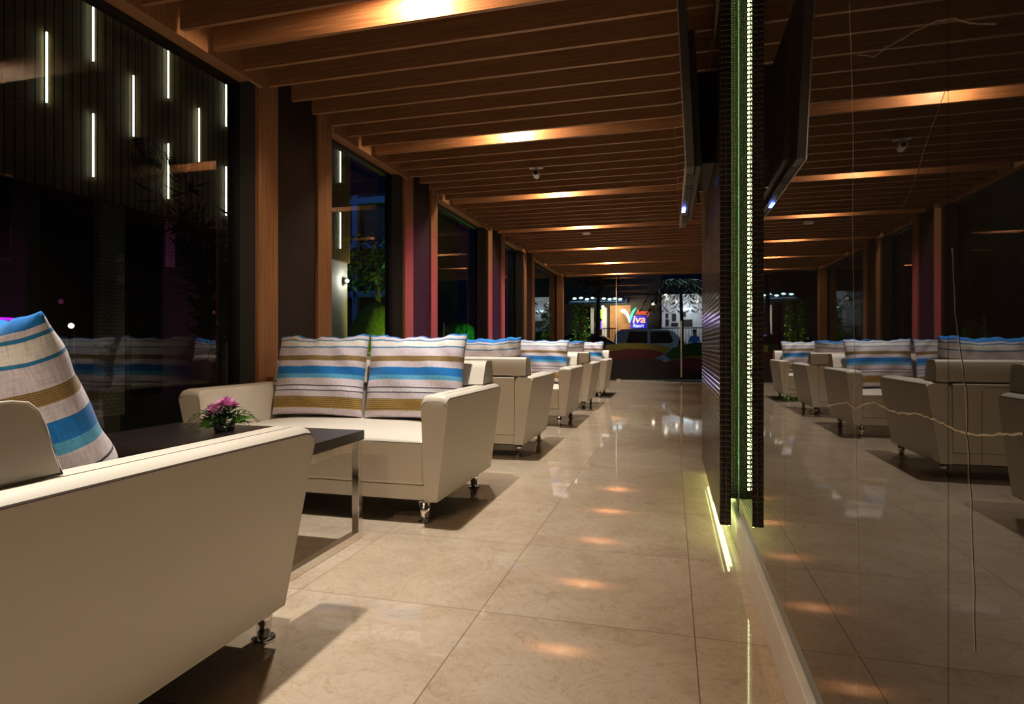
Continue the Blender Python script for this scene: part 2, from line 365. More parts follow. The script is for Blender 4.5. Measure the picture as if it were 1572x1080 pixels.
def tag(o, label, cat, group=None, kind=None):
    o['label'] = label; o['category'] = cat
    if group: o['group'] = group
    if kind: o['kind'] = kind
    return o
def thing(name, label, cat, loc=(0,0,0), rz=0, group=None, kind=None):
    o = bpy.data.objects.new(name, None); col.objects.link(o); o.empty_display_size = .1
    o.location = loc; o.rotation_euler = (0, 0, rz); return tag(o, label, cat, group, kind)
def dup(root, loc, rz, label, group=None):
    def cp(o, par):
        c = o.copy(); col.objects.link(c); c.parent = par
        for ch in o.children: cp(ch, c)
        return c
    r = cp(root, None); r.location = loc; r.rotation_euler = (0, 0, rz); r['label'] = label
    if group: r['group'] = group
    return r
def lamp(kind, name, loc, energy, color, parent=None, **kw):
    d = bpy.data.lights.new(name, kind); d.energy = energy; d.color = color
    for k, v in kw.items(): setattr(d, k, v)
    o = bpy.data.objects.new(name, d); col.objects.link(o); o.location = loc
    if parent: o.parent = parent
    return o
def aim(o, d): o.rotation_euler = Vector(d).to_track_quat('-Z', 'Y').to_euler()

# ------------------------------------------------------------------ room shell
CH, PIT = 2.93, 0.2768           # underside of the beams, their pitch
WX = -3.20                       # window glass plane on the left
FAR = 16.95                      # glass end wall
MX = 0.33                        # face of the polished wall on the right
S_ = 'structure'
RX = 2.6                         # the room opens out to the right past the slab
tag(MB().box(WX-.15, RX+.2, -3.0, FAR+.1, -.12, 0).build('floor', M['floor']), 'polished beige marble tile floor of the lounge', 'floor', kind=S_)
ceil = tag(MB().box(WX-.2, RX+.2, -3.0, FAR+.1, 3.16, 3.26).build('ceiling', M['ceilback']), 'lounge ceiling of deep timber slats running across', 'ceiling', kind=S_)
k0 = -13
bm_mesh = None; wide = False
for k in range(k0, 51):
    y = 3.0 + PIT*k
    if y > FAR-.05: break
    if y > 5.0 and not wide:
        wide = True; bm_mesh = MB().box(-2.91, RX-.005, 0, .03, 0, .22).build('ceiling_beam', M['beam'], ceil, bevel=.003, seg=1); o = bm_mesh
    elif bm_mesh is None:
        o = MB().box(-2.91, MX-.005, 0, .03, 0, .22).build('ceiling_beam', M['beam'], ceil, bevel=.003, seg=1); bm_mesh = o
    else:
        o = bm_mesh.copy(); col.objects.link(o)
    o.location = (0, y, CH)
tag(MB().box(WX-.2, 0.6, -3.1, -3.0, 0, 3.2).build('wall_back', M['plaster']), 'dark plain wall behind the viewer', 'wall', kind=S_)

# right wall: polished black slab panels above a white baseboard
wr = tag(MB().box(MX+.012, RX+.15, -3.0, 5.0, 0, 3.2).build('wall_right', M['plaster']), 'wall carrying the polished black glass panels', 'wall', kind=S_)
edges = [-3.0, .85, 1.95, 3.225]
for a, b in zip(edges, edges[1:]):
    MB().box(MX, MX+.012, a+.0008, b-.0008, .155, 3.155).build('polished_panel', M['mirror'], wr)
tag(MB().box(RX, RX+.15, 5.0, FAR+.1, 0, 3.2).build('wall_side', M['plaster']), 'dark wall far right beyond the mosaic slab', 'wall', kind=S_)
MB().box(MX-.003, MX+.012, 3.225, 3.231, .155, 3.155).build('panel_edge', M['greenedge'], wr)  # pale green colour stands for the LED reflection along this joint
def veinline(pts, wd, m, n=6):
    """pts: (y, z) on the wall face; a hair-thin inlaid vein that wanders a little"""
    q = []
    for (y0, z0), (y1, z1) in zip(pts, pts[1:]):
        for i in range(n):
            t = i/n; q.append((y0+(y1-y0)*t+random.uniform(-1, 1)*wd*.45, z0+(z1-z0)*t+random.uniform(-1, 1)*wd*.45))
    q.append(pts[-1]); mb = MB(); L, Rr = [], []
    for i, (y, z) in enumerate(q):
        a, b = q[max(i-1, 0)], q[min(i+1, len(q)-1)]; d = Vector((b[0]-a[0], b[1]-a[1])).normalized(); w2 = wd*random.uniform(.35, .65)
        L.append(mb.bm.verts.new((MX-.0004, y-d.y*w2, z+d.x*w2))); Rr.append(mb.bm.verts.new((MX-.0004, y+d.y*w2, z-d.x*w2)))
    for i in range(len(q)-1): mb.bm.faces.new((L[i], L[i+1], Rr[i+1], Rr[i]))
    mb.build('stone_vein', m, wr)
def W(u, v):                                       # pixel on the polished wall
    a, b = (u-786)/915.0, (529-v)/915.0; t = MX/(a*CS-SN); return ((a*SN+CS)*t, 1+b*t)
veinline([W(1304, 2), W(1308, 120), W(1310, 200), W(1309, 330), W(1311, 480), W(1314, 700), W(1318, 900), W(1318, 1075)], .0021, M['vein'])
veinline([W(1270, 622), W(1300, 617), W(1314, 627), W(1330, 619), W(1346, 618), W(1362, 628), W(1380, 634), W(1410, 635), W(1440, 646), W(1466, 659), W(1500, 668), W(1535, 666), W(1571, 666)], .0024, M['vein'])
veinline([W(1316, 84), W(1342, 88), W(1360, 72), W(1385, 60), W(1405, 48), W(1440, 32), W(1465, 29), W(1490, 36), W(1530, 37)], .0022, M['veinfaint'])
veinline([W(1463, 380), W(1466, 480), W(1482, 600), W(1492, 800), W(1497, 1000)], .004, M['veinfaint'])
veinline([W(1450, 140), W(1430, 200), W(1400, 290), W(1385, 320)], .0022, M['veinfaint'])
tag(MB().box(MX-.02, MX+.012, -3.0, 5.0, 0, .15).build('baseboard_right', M['skirt'], bevel=.004), 'white baseboard under the polished black panels', 'baseboard', kind=S_)

# left wall: boxed columns between the windows
COLS = [(3.84, 4.84), (6.39, 7.39), (9.66, 10.70), (12.2, 13.2)]
COLS = [(-.6, .5)] + COLS
for i, (a, b) in enumerate(COLS):
    c = tag(MB().box(WX-.05, -3.034, a, b, 0, 3.16).build('trim_%d' % (i+1), M['grey']), ['boxed column beside the near end of the first window', 'boxed column behind the first facing sofa', 'boxed column second from the front along the windows', 'boxed column third along the window wall', 'boxed column farthest along the window wall'][i], 'column', kind=S_)
    MB().box(-3.034, -3.026, a+.231, b-.221, 0, 3.15).build('wallcover_panel', M['brown'], c)
    for s0, s1 in ((a, a+.23), (b-.22, b)):
        MB().box(-3.034, -3.0, s0, s1, 0, 3.15).build('wood_board', M['post'], c, bevel=.003, seg=1)
tag(MB().box(WX-.05, -3.0, 16.78, FAR+.05, 0, 3.16).build('trim_6', M['post']), 'timber post in the far left corner', 'post', kind=S_)
gaps = [(-3.0, -.6)] + [(COLS[i][1], COLS[i+1][0]) for i in range(len(COLS)-1)] + [(COLS[-1][1], 16.78)]
for i, (a, b) in enumerate(gaps):
    n = ['behind the viewer', 'widest, nearest window, beside the near sofas', 'narrow window just past the first column', 'window between the second and third columns', 'narrow window between the third and fourth columns', 'farthest window on the left wall'][i]
    t = thing('window_%d' % (i+1), 'black framed fixed glass pane, ' + n, 'window', (WX, a, 0), 0, kind=S_)
    L = b-a
    f = MB().box(-.035, .03, 0, .05, 0, 2.99).box(-.035, .03, L-.05, L, 0, 2.99).box(-.035, .03, .05, L-.05, 2.955, 2.99).box(-.035, .03, .05, L-.05, 0, .06)
    f.build('frame', M['black'], t)
    MB().box(-.006, .006, .05, L-.05, .06, 2.955).build('pane', M['glass'], t)
    tag(MB().box(-2.985, -2.955, a+.002, b-.002, CH-.005, 3.155).box(WX-.06, -2.985, a+.002, b-.002, 2.992, 3.02).build('trim_%d' % (7+i), M['fascia'], bevel=.002, seg=1),
        'timber fascia above the ' + ['window behind the viewer', 'widest nearest window', 'narrow window past the first column', 'window between second and third columns', 'window between third and fourth columns', 'farthest left window'][i], 'fascia', kind=S_)

# far glass wall with a pair of glass doors
fx = [-3.0, -1.50, -.19, 1.15, RX]
t = thing('window_7', 'tall glass end wall looking onto the street', 'window', (0, FAR, 0), kind=S_)
for a, b in zip(fx, fx[1:]):
    if a == -1.50: continue
    MB().box(a+.008, b-.008, -.006, .006, .02, 2.93).build('pane', M['glass'], t)
MB().box(-3.0, RX, -.03, .03, 2.93, 3.1).box(-3.0, -1.5, -.03, .03, 0, .02).box(-.19, RX, -.03, .03, 0, .02).build('frame', M['black'], t)
dr = thing('door_1', 'frameless glass door in the middle of the street end wall', 'door', (0, FAR, 0), kind=S_)
MB().box(-1.492, -.198, -.006, .006, .02, 2.92).build('pane', M['glass'], dr)
MB().box(-1.492, -.198, -.02, .02, .0, .018).box(-1.49, -1.38, -.02, .02, .018, .05).build('rail', M['steel'], dr)
hb = MB()
hb.tube([(.0, 0, .02+.0), (.0, 0, 1.55)], .02, 10)
hx = P(1046, 540, FAR)
tag(hb.build('door_handle', M['white'], loc=(hx.x, FAR-.09, 0.1), smooth=True), 'tall thin chrome pull bar standing at the right of the glass end wall', 'handle', kind=S_)  # white colour stands in for the bright shine on the chrome bar
tag(MB().box(-1.508, -1.492, -.012, .012, 0.0, 2.93).build('trim_14', M['white'], loc=(0, FAR, 0)), 'slim bright vertical joint left of the glass door', 'trim', kind=S_)

# coloured wave film on the lower part of the end glass
film = thing('window_film', 'coloured wave film across the lower half of the street end glass', 'window film', (0, FAR-.02, 0))
def wave(name, m, px, dy):
    mb = MB(); vs = []
    for u, v in px:
        p = P(u, v, FAR); vs.append((max(p.x, -2.95), max(p.z, .03)))
    n = len(vs)
    A = [mb.bm.verts.new((x, dy, z)) for x, z in vs]; B = [mb.bm.verts.new((x, dy+.0008, z)) for x, z in vs]
    mb.bm.faces.new(A); mb.bm.faces.new(B[::-1])
    for i in range(n): mb.bm.faces.new((A[i], B[i], B[(i+1) % n], A[(i+1) % n]))
    bmesh.ops.recalc_face_normals(mb.bm, faces=mb.bm.faces)
    o = mb.build(name, m, film); return o
wave('yellow_wave', M['f_yellow'], [(930, 530), (960, 526), (990, 527), (1010, 529), (1030, 533), (1022, 542), (1000, 536), (965, 535), (930, 540)], 0.0)
wave('red_wave', M['f_red'], [(926, 540), (965, 535), (1000, 536), (1022, 542), (1005, 550), (985, 551), (940, 552), (926, 552)], 0.001)
wave('green_hill', M['f_green'], [(1020, 545), (1032, 534), (1048, 529), (1066, 526), (1110, 524), (1110, 548), (1060, 545), (1045, 550), (1030, 552)], 0.002)
wave('olive_wave', M['f_olive'], [(1022, 555), (1030, 552), (1045, 550), (1060, 545), (1110, 548), (1110, 556), (1060, 549), (1040, 552)], 0.003)
wave('purple_wave', M['f_purple'], [(1022, 555), (1040, 552), (1060, 549), (1110, 556), (1110, 578), (1062, 569), (1045, 563)], 0.004)
wave('dark_wave', M['f_dark'], [(926, 552), (985, 551), (1005, 550), (1022, 555), (1045, 563), (1062, 569), (1110, 578), (1110, 582), (926, 582)], 0.005)

# ------------------------------------------------------------------ mosaic slab, its LED strips, television
SY0, SY1, SX0, SX1 = 3.10, 4.90, .229, .281
slab = thing('mosaic_slab', 'tall dark mosaic tiled slab standing off the polished right wall', 'wall panel', (SX1, SY0, 0))
MB().box(SX0-SX1, 0, 0, SY1-SY0, .115, CH-.002).build('tiled_slab', M['mosaic'], slab)
MB().box(0.0005, MX-SX1-.0005, .132, SY1-SY0-.1, .216, CH-.002).build('core', M['coremosaic'], slab)
strip = thing('led_strip', 'vertical strip of bright yellowish white LEDs behind the mosaic slab edge', 'LED strip', (SX1, SY0+.100, 0))
MB().box(.0003, .002, -.005, .005, .262, CH-.01).build('tape', M['ledstrip'], strip)
d0 = None; zz = .275; n = 0; rest = MB()
while zz < CH-.02:
    if n < 100:
        if d0 is None:
            d0 = MB().box(.002, .0085, -.004, .004, -.0045, .0045).build('diode', M['led'], strip); o = d0
        else:
            o = d0.copy(); col.objects.link(o)
        o.location = (0, 0, zz)
    else: rest.box(.002, .0085, -.004, .004, zz-.0045, zz+.0045)
    n += 1; zz += .0225
o = rest.build('diode', M['led'], strip); o['kind'] = 'stuff'
bar = tag(MB().box(-.012, -.003, .02, SY1-SY0-.02, -.007, 0).build('led_bar', M['ledbar'], loc=(SX1, SY0, .1148)), 'horizontal yellow green LED bar under the mosaic slab', 'LED strip')
tag(MB().box(.006, .042, .28, SY1-SY0-.2, -.006, 0).build('led_bar', M['ledbar'], loc=(SX1, SY0+.1, .2155)), 'yellow green LED bar hidden above the white baseboard behind the slab', 'LED strip')
# unseen magenta lights added past the slab to tint the window columns opposite
for y_, lab in ((6.9, 'first'), (10.0, 'second')):
    mg = thing('added_accent_light', lab + ' added magenta light, unseen, on the side wall beyond the mosaic slab', 'accent light', (RX, y_, 1.65), group='added magenta lights on the side wall')
    MB().lathe([(.05, -.12), (.055, -.11), (.055, -.02), (.03, 0)], n=20, axis='x').build('housing', M['rubber'], mg)
    MB().lathe([(.04, -.123), (.04, -.1201)], n=20, axis='x').build('lens', M['magled'], mg)
    ml = lamp('SPOT', 'added_accent_beam', (-.14, 0, 0), 800, (1, .11, .76), mg, spot_size=R(24), spot_blend=1, shadow_soft_size=.035)
    aim(ml, (-5.6, .12, -.12))

tv = thing('television', 'large flat black television on the mosaic slab, tilted forward', 'television', (0.0, 0, 0))
def tvp(y, z, off=0):                              # point on the tilted screen plane, off = depth towards the wall
    f = (y-2.976)/1.52
    xb = .063-.006*f; x = xb-.042*(z-1.85)/.87
    return (x+off, y, z)
def tvbox(y0, y1, z0, z1, o0, o1): return [tvp(y0, z0, o0), tvp(y0, z0, o1), tvp(y1, z0, o1), tvp(y1, z0, o0), tvp(y0, z1, o0), tvp(y0, z1, o1), tvp(y1, z1, o1), tvp(y1, z1, o0)]
Y0, Y1, Z0, Z1 = 2.976, 4.50, 1.852, 2.72
MB().hexa(tvbox(Y0, Y1, Z0, Z1, .006, .045)).build('housing', M['tvgrey'], tv, bevel=.004)
MB().hexa(tvbox(Y0+.012, Y1-.012, Z0+.015, Z1-.012, .002, .0059)).build('screen', M['screen'], tv)
MB().hexa(tvbox(Y0, Y1, Z0-.004, Z0+.012, -.001, .0059)).hexa(tvbox(Y0, Y0+.010, Z0+.012, Z1, 0, .0059)).hexa(tvbox(Y1-.010, Y1, Z0+.012, Z1, 0, .0059)).build('bezel', M['tvtrim'], tv)
MB().hexa(tvbox(Y0+.12, Y1-.10, Z0+.03, Z1-.15, .045, .085)).build('back_cover', M['tvgrey'], tv, bevel=.01)
for a, b in ((.14, .34), (.42, .68), (1.16, 1.36)):
    MB().hexa(tvbox(Y0+a, Y0+b, Z0-.003, Z0-.0005, .012, .05)).build('speaker_grille', M['rubber'], tv)
MB().hexa(tvbox(Y0+.36, Y0+.40, Z0-.004, Z0-.001, .012, .045)).build('label_plate', M['grey'], tv)
MB().hexa(tvbox(Y0+.86, Y0+.98, Z0-.010, Z0-.004, .004, .024)).build('power_light', M['blueled'], tv)
MB().hexa([(.11, 3.45, 2.0), (SX0-.001, 3.45, 2.0), (SX0-.001, 4.05, 2.0), (.11, 4.05, 2.0), (.085, 3.45, 2.5), (SX0-.001, 3.45, 2.5), (SX0-.001, 4.05, 2.5), (.085, 4.05, 2.5)]).build('wall_bracket', M['rubber'], tv)
for y_ in (3.5, 3.8): MB().box(.15, .165, y_, y_+.02, 1.86, 2.0).build('bracket_arm', M['steel'], tv)

# ------------------------------------------------------------------ ceiling fittings
dl0 = None
for i, y in enumerate(LAMP_Y):
    yy = y + PIT*.52-.02
    k = round((y-3.0)/PIT-.0)
    yc = 3.0+PIT*k+.03+(PIT-.03)/2 - PIT       # middle of the slot in front of beam k
    lab = 'recessed downlight between the ceiling slats, ' + ['behind the viewer', 'straight overhead, out of view', 'nearest one in view', 'second one in view', 'third one in view', 'fourth one in view', 'fifth one in view', 'sixth one in view', 'farthest, by the glass end wall'][i]
    if dl0 is None:
        dl0 = thing('downlight', lab, 'ceiling light', (LAMP_X, yc, 3.16), group='row of ceiling downlights')
        MB().lathe([(.052, -.05), (.056, -.05), (.056, 0), (.052, 0)], n=28).build('can', M['white'], dl0, smooth=False)
        MB().lathe([(.0, -.0495), (.047, -.051), (.047, -.0495)], n=24).build('lens', M['lamp'], dl0)
        lamp('SPOT', 'downlight_lamp', (0, 0, -.08), LAMP_W, (1, .97, .92), dl0, spot_size=R(70), spot_blend=1, shadow_soft_size=.04)
        lamp('SPOT', 'downlight_spill', (0, 0, -.085), SPILL_W, (1, .73, .47), dl0, spot_size=R(179), spot_blend=.1, shadow_soft_size=.04)
    else:
        dup(dl0, (LAMP_X, yc, 3.16), 0, lab)

def security_camera(loc):
    t = thing('security_camera', 'small white security camera hanging below the ceiling slats', 'camera', loc, R(8))
    MB().box(-.075, .075, -.03, .03, -.012, 0).build('mounting_plate', M['white'], t, bevel=.003)
    MB().box(-.014, .014, -.012, .012, -.05, -.012).build('bracket', M['white'], t, bevel=.003)
    MB().lathe([(.030, -.07), (.036, -.06), (.036, .06), (.028, .07)], (0, 0, -.075), 20, 'y').build('body', M['white'], t, smooth=False, bevel=.004)
    MB().lathe([(.024, -.076), (.024, -.068)], (0, 0, -.075), 20, 'y').build('lens', M['rubber'], t)
    return t
cp = P(823, 254, 6.337); security_camera((cp.x, 6.337, CH))
dp = P(901, 355, 10.25)
sd = thing('smoke_detector', 'flat white smoke detector on the ceiling slats beyond the camera', 'smoke detector', (dp.x, 10.211, CH))
MB().lathe([(.075, 0), (.075, -.02), (.06, -.04), (.0, -.042)], n=28).build('body', M['white'], sd, bevel=.003)
MB().lathe([(.012, -.041), (.012, -.046)], n=12).build('test_button', M['grey'], sd)

# ------------------------------------------------------------------ sofa
def make_sofa(label, loc, rz):
    t = thing('sofa', label, 'sofa', loc, rz, 'cream leather sofas along the windows')
    lm = M['leather']
    for s in (1, -1):                              # arms flare outwards to the top
        prof = [(0.735, .12), (.812, .12), (.895, .70), (.880, .718), (.86, .724), (.775, .724), (.75, .716), (.735, .69)]
        mb = MB(); sec = []
        ys = [(0.05, 0.0), (1.075, 1.05)]
        rows = []
        for yb, yt, dz in ((.05, 0, .040), (.052, .007, .018), (.058, .020, .006), (.09, .048, 0), (1.03, 1.02, 0), (1.075, 1.05, .014)):
            rows.append([mb.bm.verts.new((s*x, yb+(yt-yb)*(z-.12)/.604, z-(dz if z > .5 else 0))) for x, z in prof])
        n = len(prof)
        mb.bm.faces.new(rows[0]); mb.bm.faces.new(rows[-1][::-1])
        for A_, B_ in zip(rows, rows[1:]):
            for i in range(n): mb.bm.faces.new((A_[i], B_[i], B_[(i+1) % n], A_[(i+1) % n]))
        bmesh.ops.recalc_face_normals(mb.bm, faces=mb.bm.faces)
        a = mb.build('arm', lm, t, bevel=.010, seg=2)
        # welt along the outer top edge and down the front
        MB().tube([(s*.8925, 1.03, .7015), (s*.8925, .55, .7025), (s*.8925, .05, .7025), (s*.8915, .022, .697), (s*.889, .006, .683), (s*.884, .002, .662)], .0036, 6).build('seam', M['seam'], a)
        MB().tube([(s*.845, 1.02, .7245), (s*.845, .5, .7245), (s*.845, .06, .7245)], .0013, 5).build('stitching', M['thread'], a)
        MB().tube([(s*.738, .001, .650), (s*.748, .0015, .676), (s*.77, .002, .685), (s*.82, .002, .686), (s*.862, .002, .685), (s*.884, .002, .664)], .0018, 6).build('front_seam', M['seam'], a)
    base = MB().box(-.733, .733, .07, 1.06, .12, .205).build('base', lm, t, bevel=.008)
    MB().box(-.80, .80, .08, 1.05, .1135, .1195).build('added_underside', M['rubber'], t)  # unseen dark panel added to cut bounce light below the sofa
    # seat cushion, slightly crowned
    mb = MB(); nx, ny = 24, 10; g = []
    for j in range(ny+1):
        row = []
        for i in range(nx+1):
            x = -.731+1.462*i/nx; y = .045+.80*j/ny; fx_ = abs(2*i/nx-1); fy = abs(2*j/ny-1)
            z = .462+.030*(1-fx_**4)*(1-fy**6)
            row.append(mb.bm.verts.new((x, y, z)))
        g.append(row)
    for j in range(ny):
        for i in range(nx): mb.bm.faces.new((g[j][i], g[j][i+1], g[j+1][i+1], g[j+1][i]))
    low = {}
    rim = g[0] + [g[j][nx] for j in range(1, ny+1)] + g[ny][nx-1::-1] + [g[j][0] for j in range(ny-1, 0, -1)]
    dn = [mb.bm.verts.new((v.co.x, v.co.y+(.012 if v.co.y < .05 else 0), .207)) for v in rim]
    for i in range(len(rim)): mb.bm.faces.new((rim[i], dn[i], dn[(i+1) % len(rim)], rim[(i+1) % len(rim)]))
    mb.bm.faces.new(dn[::-1]); bmesh.ops.recalc_face_normals(mb.bm, faces=mb.bm.faces)
    sc_ = mb.build('seat_cushion', lm, t, bevel=.022, seg=4)
    MB().tube([(-.725, .047, .447), (0, .043, .451), (.725, .047, .447)], .0018, 5).build('seam', M['seam'], sc_)
    MB().box(-.733, .733, .85, 1.07, .206, .712).build('back_panel', lm, t, bevel=.006)
    MB().tube([(s_*.55, 1.0715, z_) for s_, z_ in ((-1, .13), (-1, .66), (-.94, .69), (.94, .69), (1, .66), (1, .13))], .002, 5).build('back_seam', M['seam'], t)
    prof = [(.83, .728), (1.055, .728), (1.046, .845), (1.036, .876), (1.015, .888), (.93, .889), (.90, .884), (.880, .866), (.866, .835)]
    hb_ = MB().prism(prof, 'x', -.832, .832).build('headrest', lm, t, bevel=.004)
    for s in (1, -1):
        MB().tube([(s*.832, y, z) for y, z in prof], .0032, 6, closed=True).build('piping', lm, hb_, smooth=True)
    for x in (-.735, .735):
        for y in (.06, .92):
            lg = MB().lathe([(.020, .012), (.034, .12)], (x, y, 0), 20).build('leg', M['chrome'], t, smooth=True)
            MB().lathe([(.040, 0), (.040, .006), (.036, .010), (.0215, .012)], (x, y, 0), 20).build('foot_disc', M['chrome'], lg)
    return t
SXC = -2.075
SOFAS = [(1.80, math.pi, 'cream leather sofa in the near left corner, seen from behind, cut by the frame'),
         (3.05, 0, 'cream leather sofa facing the viewer across the dark table, two striped cushions'),
         (6.15, math.pi, 'cream leather sofa turned away, directly behind the first facing sofa'),
         (7.20, 0, 'cream leather sofa facing the viewer, second one from the front'),
         (10.28, math.pi, 'cream leather sofa turned away, behind the second facing sofa'),
         (11.42, 0, 'farthest cream leather sofa, facing the viewer near the glass end wall')]
s0 = make_sofa(SOFAS[0][2], (SXC, SOFAS[0][0], 0), SOFAS[0][1])
for y, rz, lab in SOFAS[1:]: dup(s0, (SXC, y, 0), rz, lab)

# ------------------------------------------------------------------ cushions
def make_pillow(seed, label):
    rnd = random.Random(seed); mb = MB(); W_, H_, T_ = .742, .61, .11; n = 30
    ph = [rnd.uniform(0, 6.28) for _ in range(8)]
    uvl = mb.bm.loops.layers.uv.new('UVMap')
    def pt(i, j, s):
        u, v = -1+2*i/n, -1+2*j/n
        # corners pulled out, sides drawn in, soft top edge ripples
        kx = 1-.055*(1-v*v)*abs(u)**3; kz = 1-.050*(1-u*u)*abs(v)**3
        x = u*W_/2*kx; z = v*H_/2*kz
        th = T_*max(0, (1-abs(u)**2.6)*(1-abs(v)**2.6))**.50
        wr_ = .010*math.sin(7*u+ph[0]+2*v)*math.sin(5*v+ph[1])+.006*math.sin(13*u*v+ph[2]+6*u)
        y = s*th*(1+.0) + s*wr_*min(1, th/T_*1.5)
        edge = max(0, v-.70)/.30
        y += edge*.010*math.sin(11*u+ph[3]); z += edge*.009*math.sin(9*u+ph[4])+edge*.006*math.sin(23*u+ph[5])
        sag = -.012*(1-u*u)*max(0, v)
        return Vector((x, y, z+sag))
    grids = []
    for s in (-1, 1):
        g = {}
        for j in range(n+1):
            for i in range(n+1):
                if s == 1 and (i in (0, n) or j in (0, n)): g[i, j] = grids[0][i, j]
                else: g[i, j] = mb.bm.verts.new(pt(i, j, s))
        grids.append(g)
        for j in range(n):
            for i in range(n):
                q = [(i, j), (i+1, j), (i+1, j+1), (i, j+1)]
                if s == 1: q = q[::-1]
                f = mb.bm.faces.new([g[k] for k in q])
                f.material_index = 0 if s == -1 else 1
                for lp, k in zip(f.loops, q): lp[uvl].uv = (k[0]/n, 1-k[1]/n)
    o = mb.build('cushion', [M['fabric'], M['fabricback']], smooth=True)
    sb = o.modifiers.new('sub', 'SUBSURF'); sb.levels = 1; sb.render_levels = 1
    return tag(o, label, 'cushion', 'striped cushions on the sofas')
def put_pillow(o, sofa, side, dx=0, tilt=11, dz=0, roll=0, dy=0):
    y, rz, _ = SOFAS[sofa]
    m = Matrix.Translation((SXC, y, 0)) @ Matrix.Rotation(rz, 4, 'Z') @ Matrix.Translation((side*.3705+dx, .742+dy, .783+dz)) @ Matrix.Rotation(R(-tilt), 4, 'X') @ Matrix.Rotation(R(roll), 4, 'Y')
    o.matrix_world = m
pk = [make_pillow(k, 'x') for k in (3, 8, 21)]
spec = [(0, -1, 0, 'striped cushion on the near sofa seen from behind at the left edge'),
        (1, -1, 1, 'left striped cushion on the first sofa facing the viewer'),
        (1, 1, 2, 'right striped cushion on the first sofa facing the viewer, beside its arm'),
        (0, 1, 1, 'striped cushion at the window end of the near sofa'),
        (2, -1, 2, 'blue topped cushion showing above the back of the first turned away sofa'),
        (2, 1, 0, 'cushion at the window end of the first turned away sofa, its corner peeking'),
        (3, -1, 0, 'striped cushion at the window end of the second facing sofa'),
        (3, 1, 2, 'striped cushion beside the aisle arm of the second facing sofa'),
        (4, -1, 1, 'blue topped cushion just above the back of the second turned away sofa'),
        (4, 1, 2, 'cushion at the window end of the second turned away sofa'),
        (5, -1, 0, 'striped cushion at the window end of the farthest sofa'),
        (5, 1, 1, 'striped cushion beside the aisle arm of the farthest sofa')]
used = set()
for q, (so, side, k, lab) in enumerate(spec):
    o = pk[k]
    if k in used: o = o.copy(); col.objects.link(o)
    used.add(k); o['label'] = lab
    if q == 0: put_pillow(o, so, side, tilt=24, dy=-.064, dz=.013); continue
    put_pillow(o, so, side, dx=random.uniform(-.003, .003), tilt=11+random.uniform(-1, 1.0), roll=random.uniform(-1, 1))

# ------------------------------------------------------------------ coffee tables
def make_table(label, loc):
    t = thing('coffee_table', label, 'coffee table', loc, 0, 'dark wood coffee tables between facing sofas')
    L, D, H_ = 1.18, .70, .556
    MB().box(-L, 0, 0, D, .508, H_).build('tabletop', M['wenge'], t, bevel=.002, seg=1)
    for x in (-.045, -L+.005):
        mb = MB(); x0, x1 = x, x+.04
        mb.box(x0, x1, .01, .05, 0.0, .507); mb.box(x0, x1, D-.05, D-.01, 0.0, .507)
        mb.box(x0, x1, .05, D-.05, 0.0, .04); mb.box(x0, x1, .05, D-.05, .467, .507)
        mb.build('leg_frame', M['steel'], t, bevel=.002, seg=1)
    return t
tb = make_table('dark wood coffee table on square steel frames between the two nearest sofas', (-1.548, 2.105, 0))
dup(tb, (-1.6, 6.34, 0), 0, 'dark wood coffee table in front of the second facing sofa')
dup(tb, (-1.6, 10.5, 0), 0, 'dark wood coffee table in front of the farthest sofa')

# ------------------------------------------------------------------ flower arrangement
fl = thing('flower_arrangement', 'low arrangement of pink flowers and fern leaves on the dark coffee table', 'flowers', (-2.24, 2.60, .556))
MB().lathe([(.040, 0), (.048, .004), (.052, .03), (.048, .042), (.044, .043)], n=24).build('bowl', M['bowl'], fl, smooth=True)
mb = MB()
for k in range(16):                                # fern fronds with leaflets
    a = 2*math.pi*k/16+random.uniform(-.2, .2); L = random.uniform(.13, .185); rise = random.uniform(.03, .095)
    pts = [Vector((math.cos(a)*L*t_, math.sin(a)*L*t_, .05+rise*math.sin(t_*2.4)-.055*t_*t_)) for t_ in [i/8 for i in range(9)]]
    mb.tube(pts, .0012, 4)
    for i in range(1, 9):
        d = (pts[i]-pts[i-1]).normalized(); sd_ = Vector((-d.y, d.x, 0)); ll = .05*(1.08-i/9)
        for s in (-1, 1):
            tip = pts[i]+d*ll*.6+sd_*s*ll+Vector((0, 0, random.uniform(-.008, .014)))
            nrm = Vector((0, 0, 1)); b0 = pts[i]; m_ = (b0+tip)/2; wv_ = d*ll*.22
            vs = [mb.bm.verts.new(p) for p in (b0, m_-wv_, tip, m_+wv_)]; mb.bm.faces.new(vs)
mb.build('fern_leaves', M['fern'], fl)
mb = MB()
for k in range(26):
    a = random.uniform(0, 6.28); r = random.uniform(.03, .085)
    mb.leafquad((math.cos(a)*.03, math.sin(a)*.03, .04), (math.cos(a)*(r+.06), math.sin(a)*(r+.06), random.uniform(.015, .09)), .017, .012)
mb.build('broad_leaves', M['leafbright'], fl)
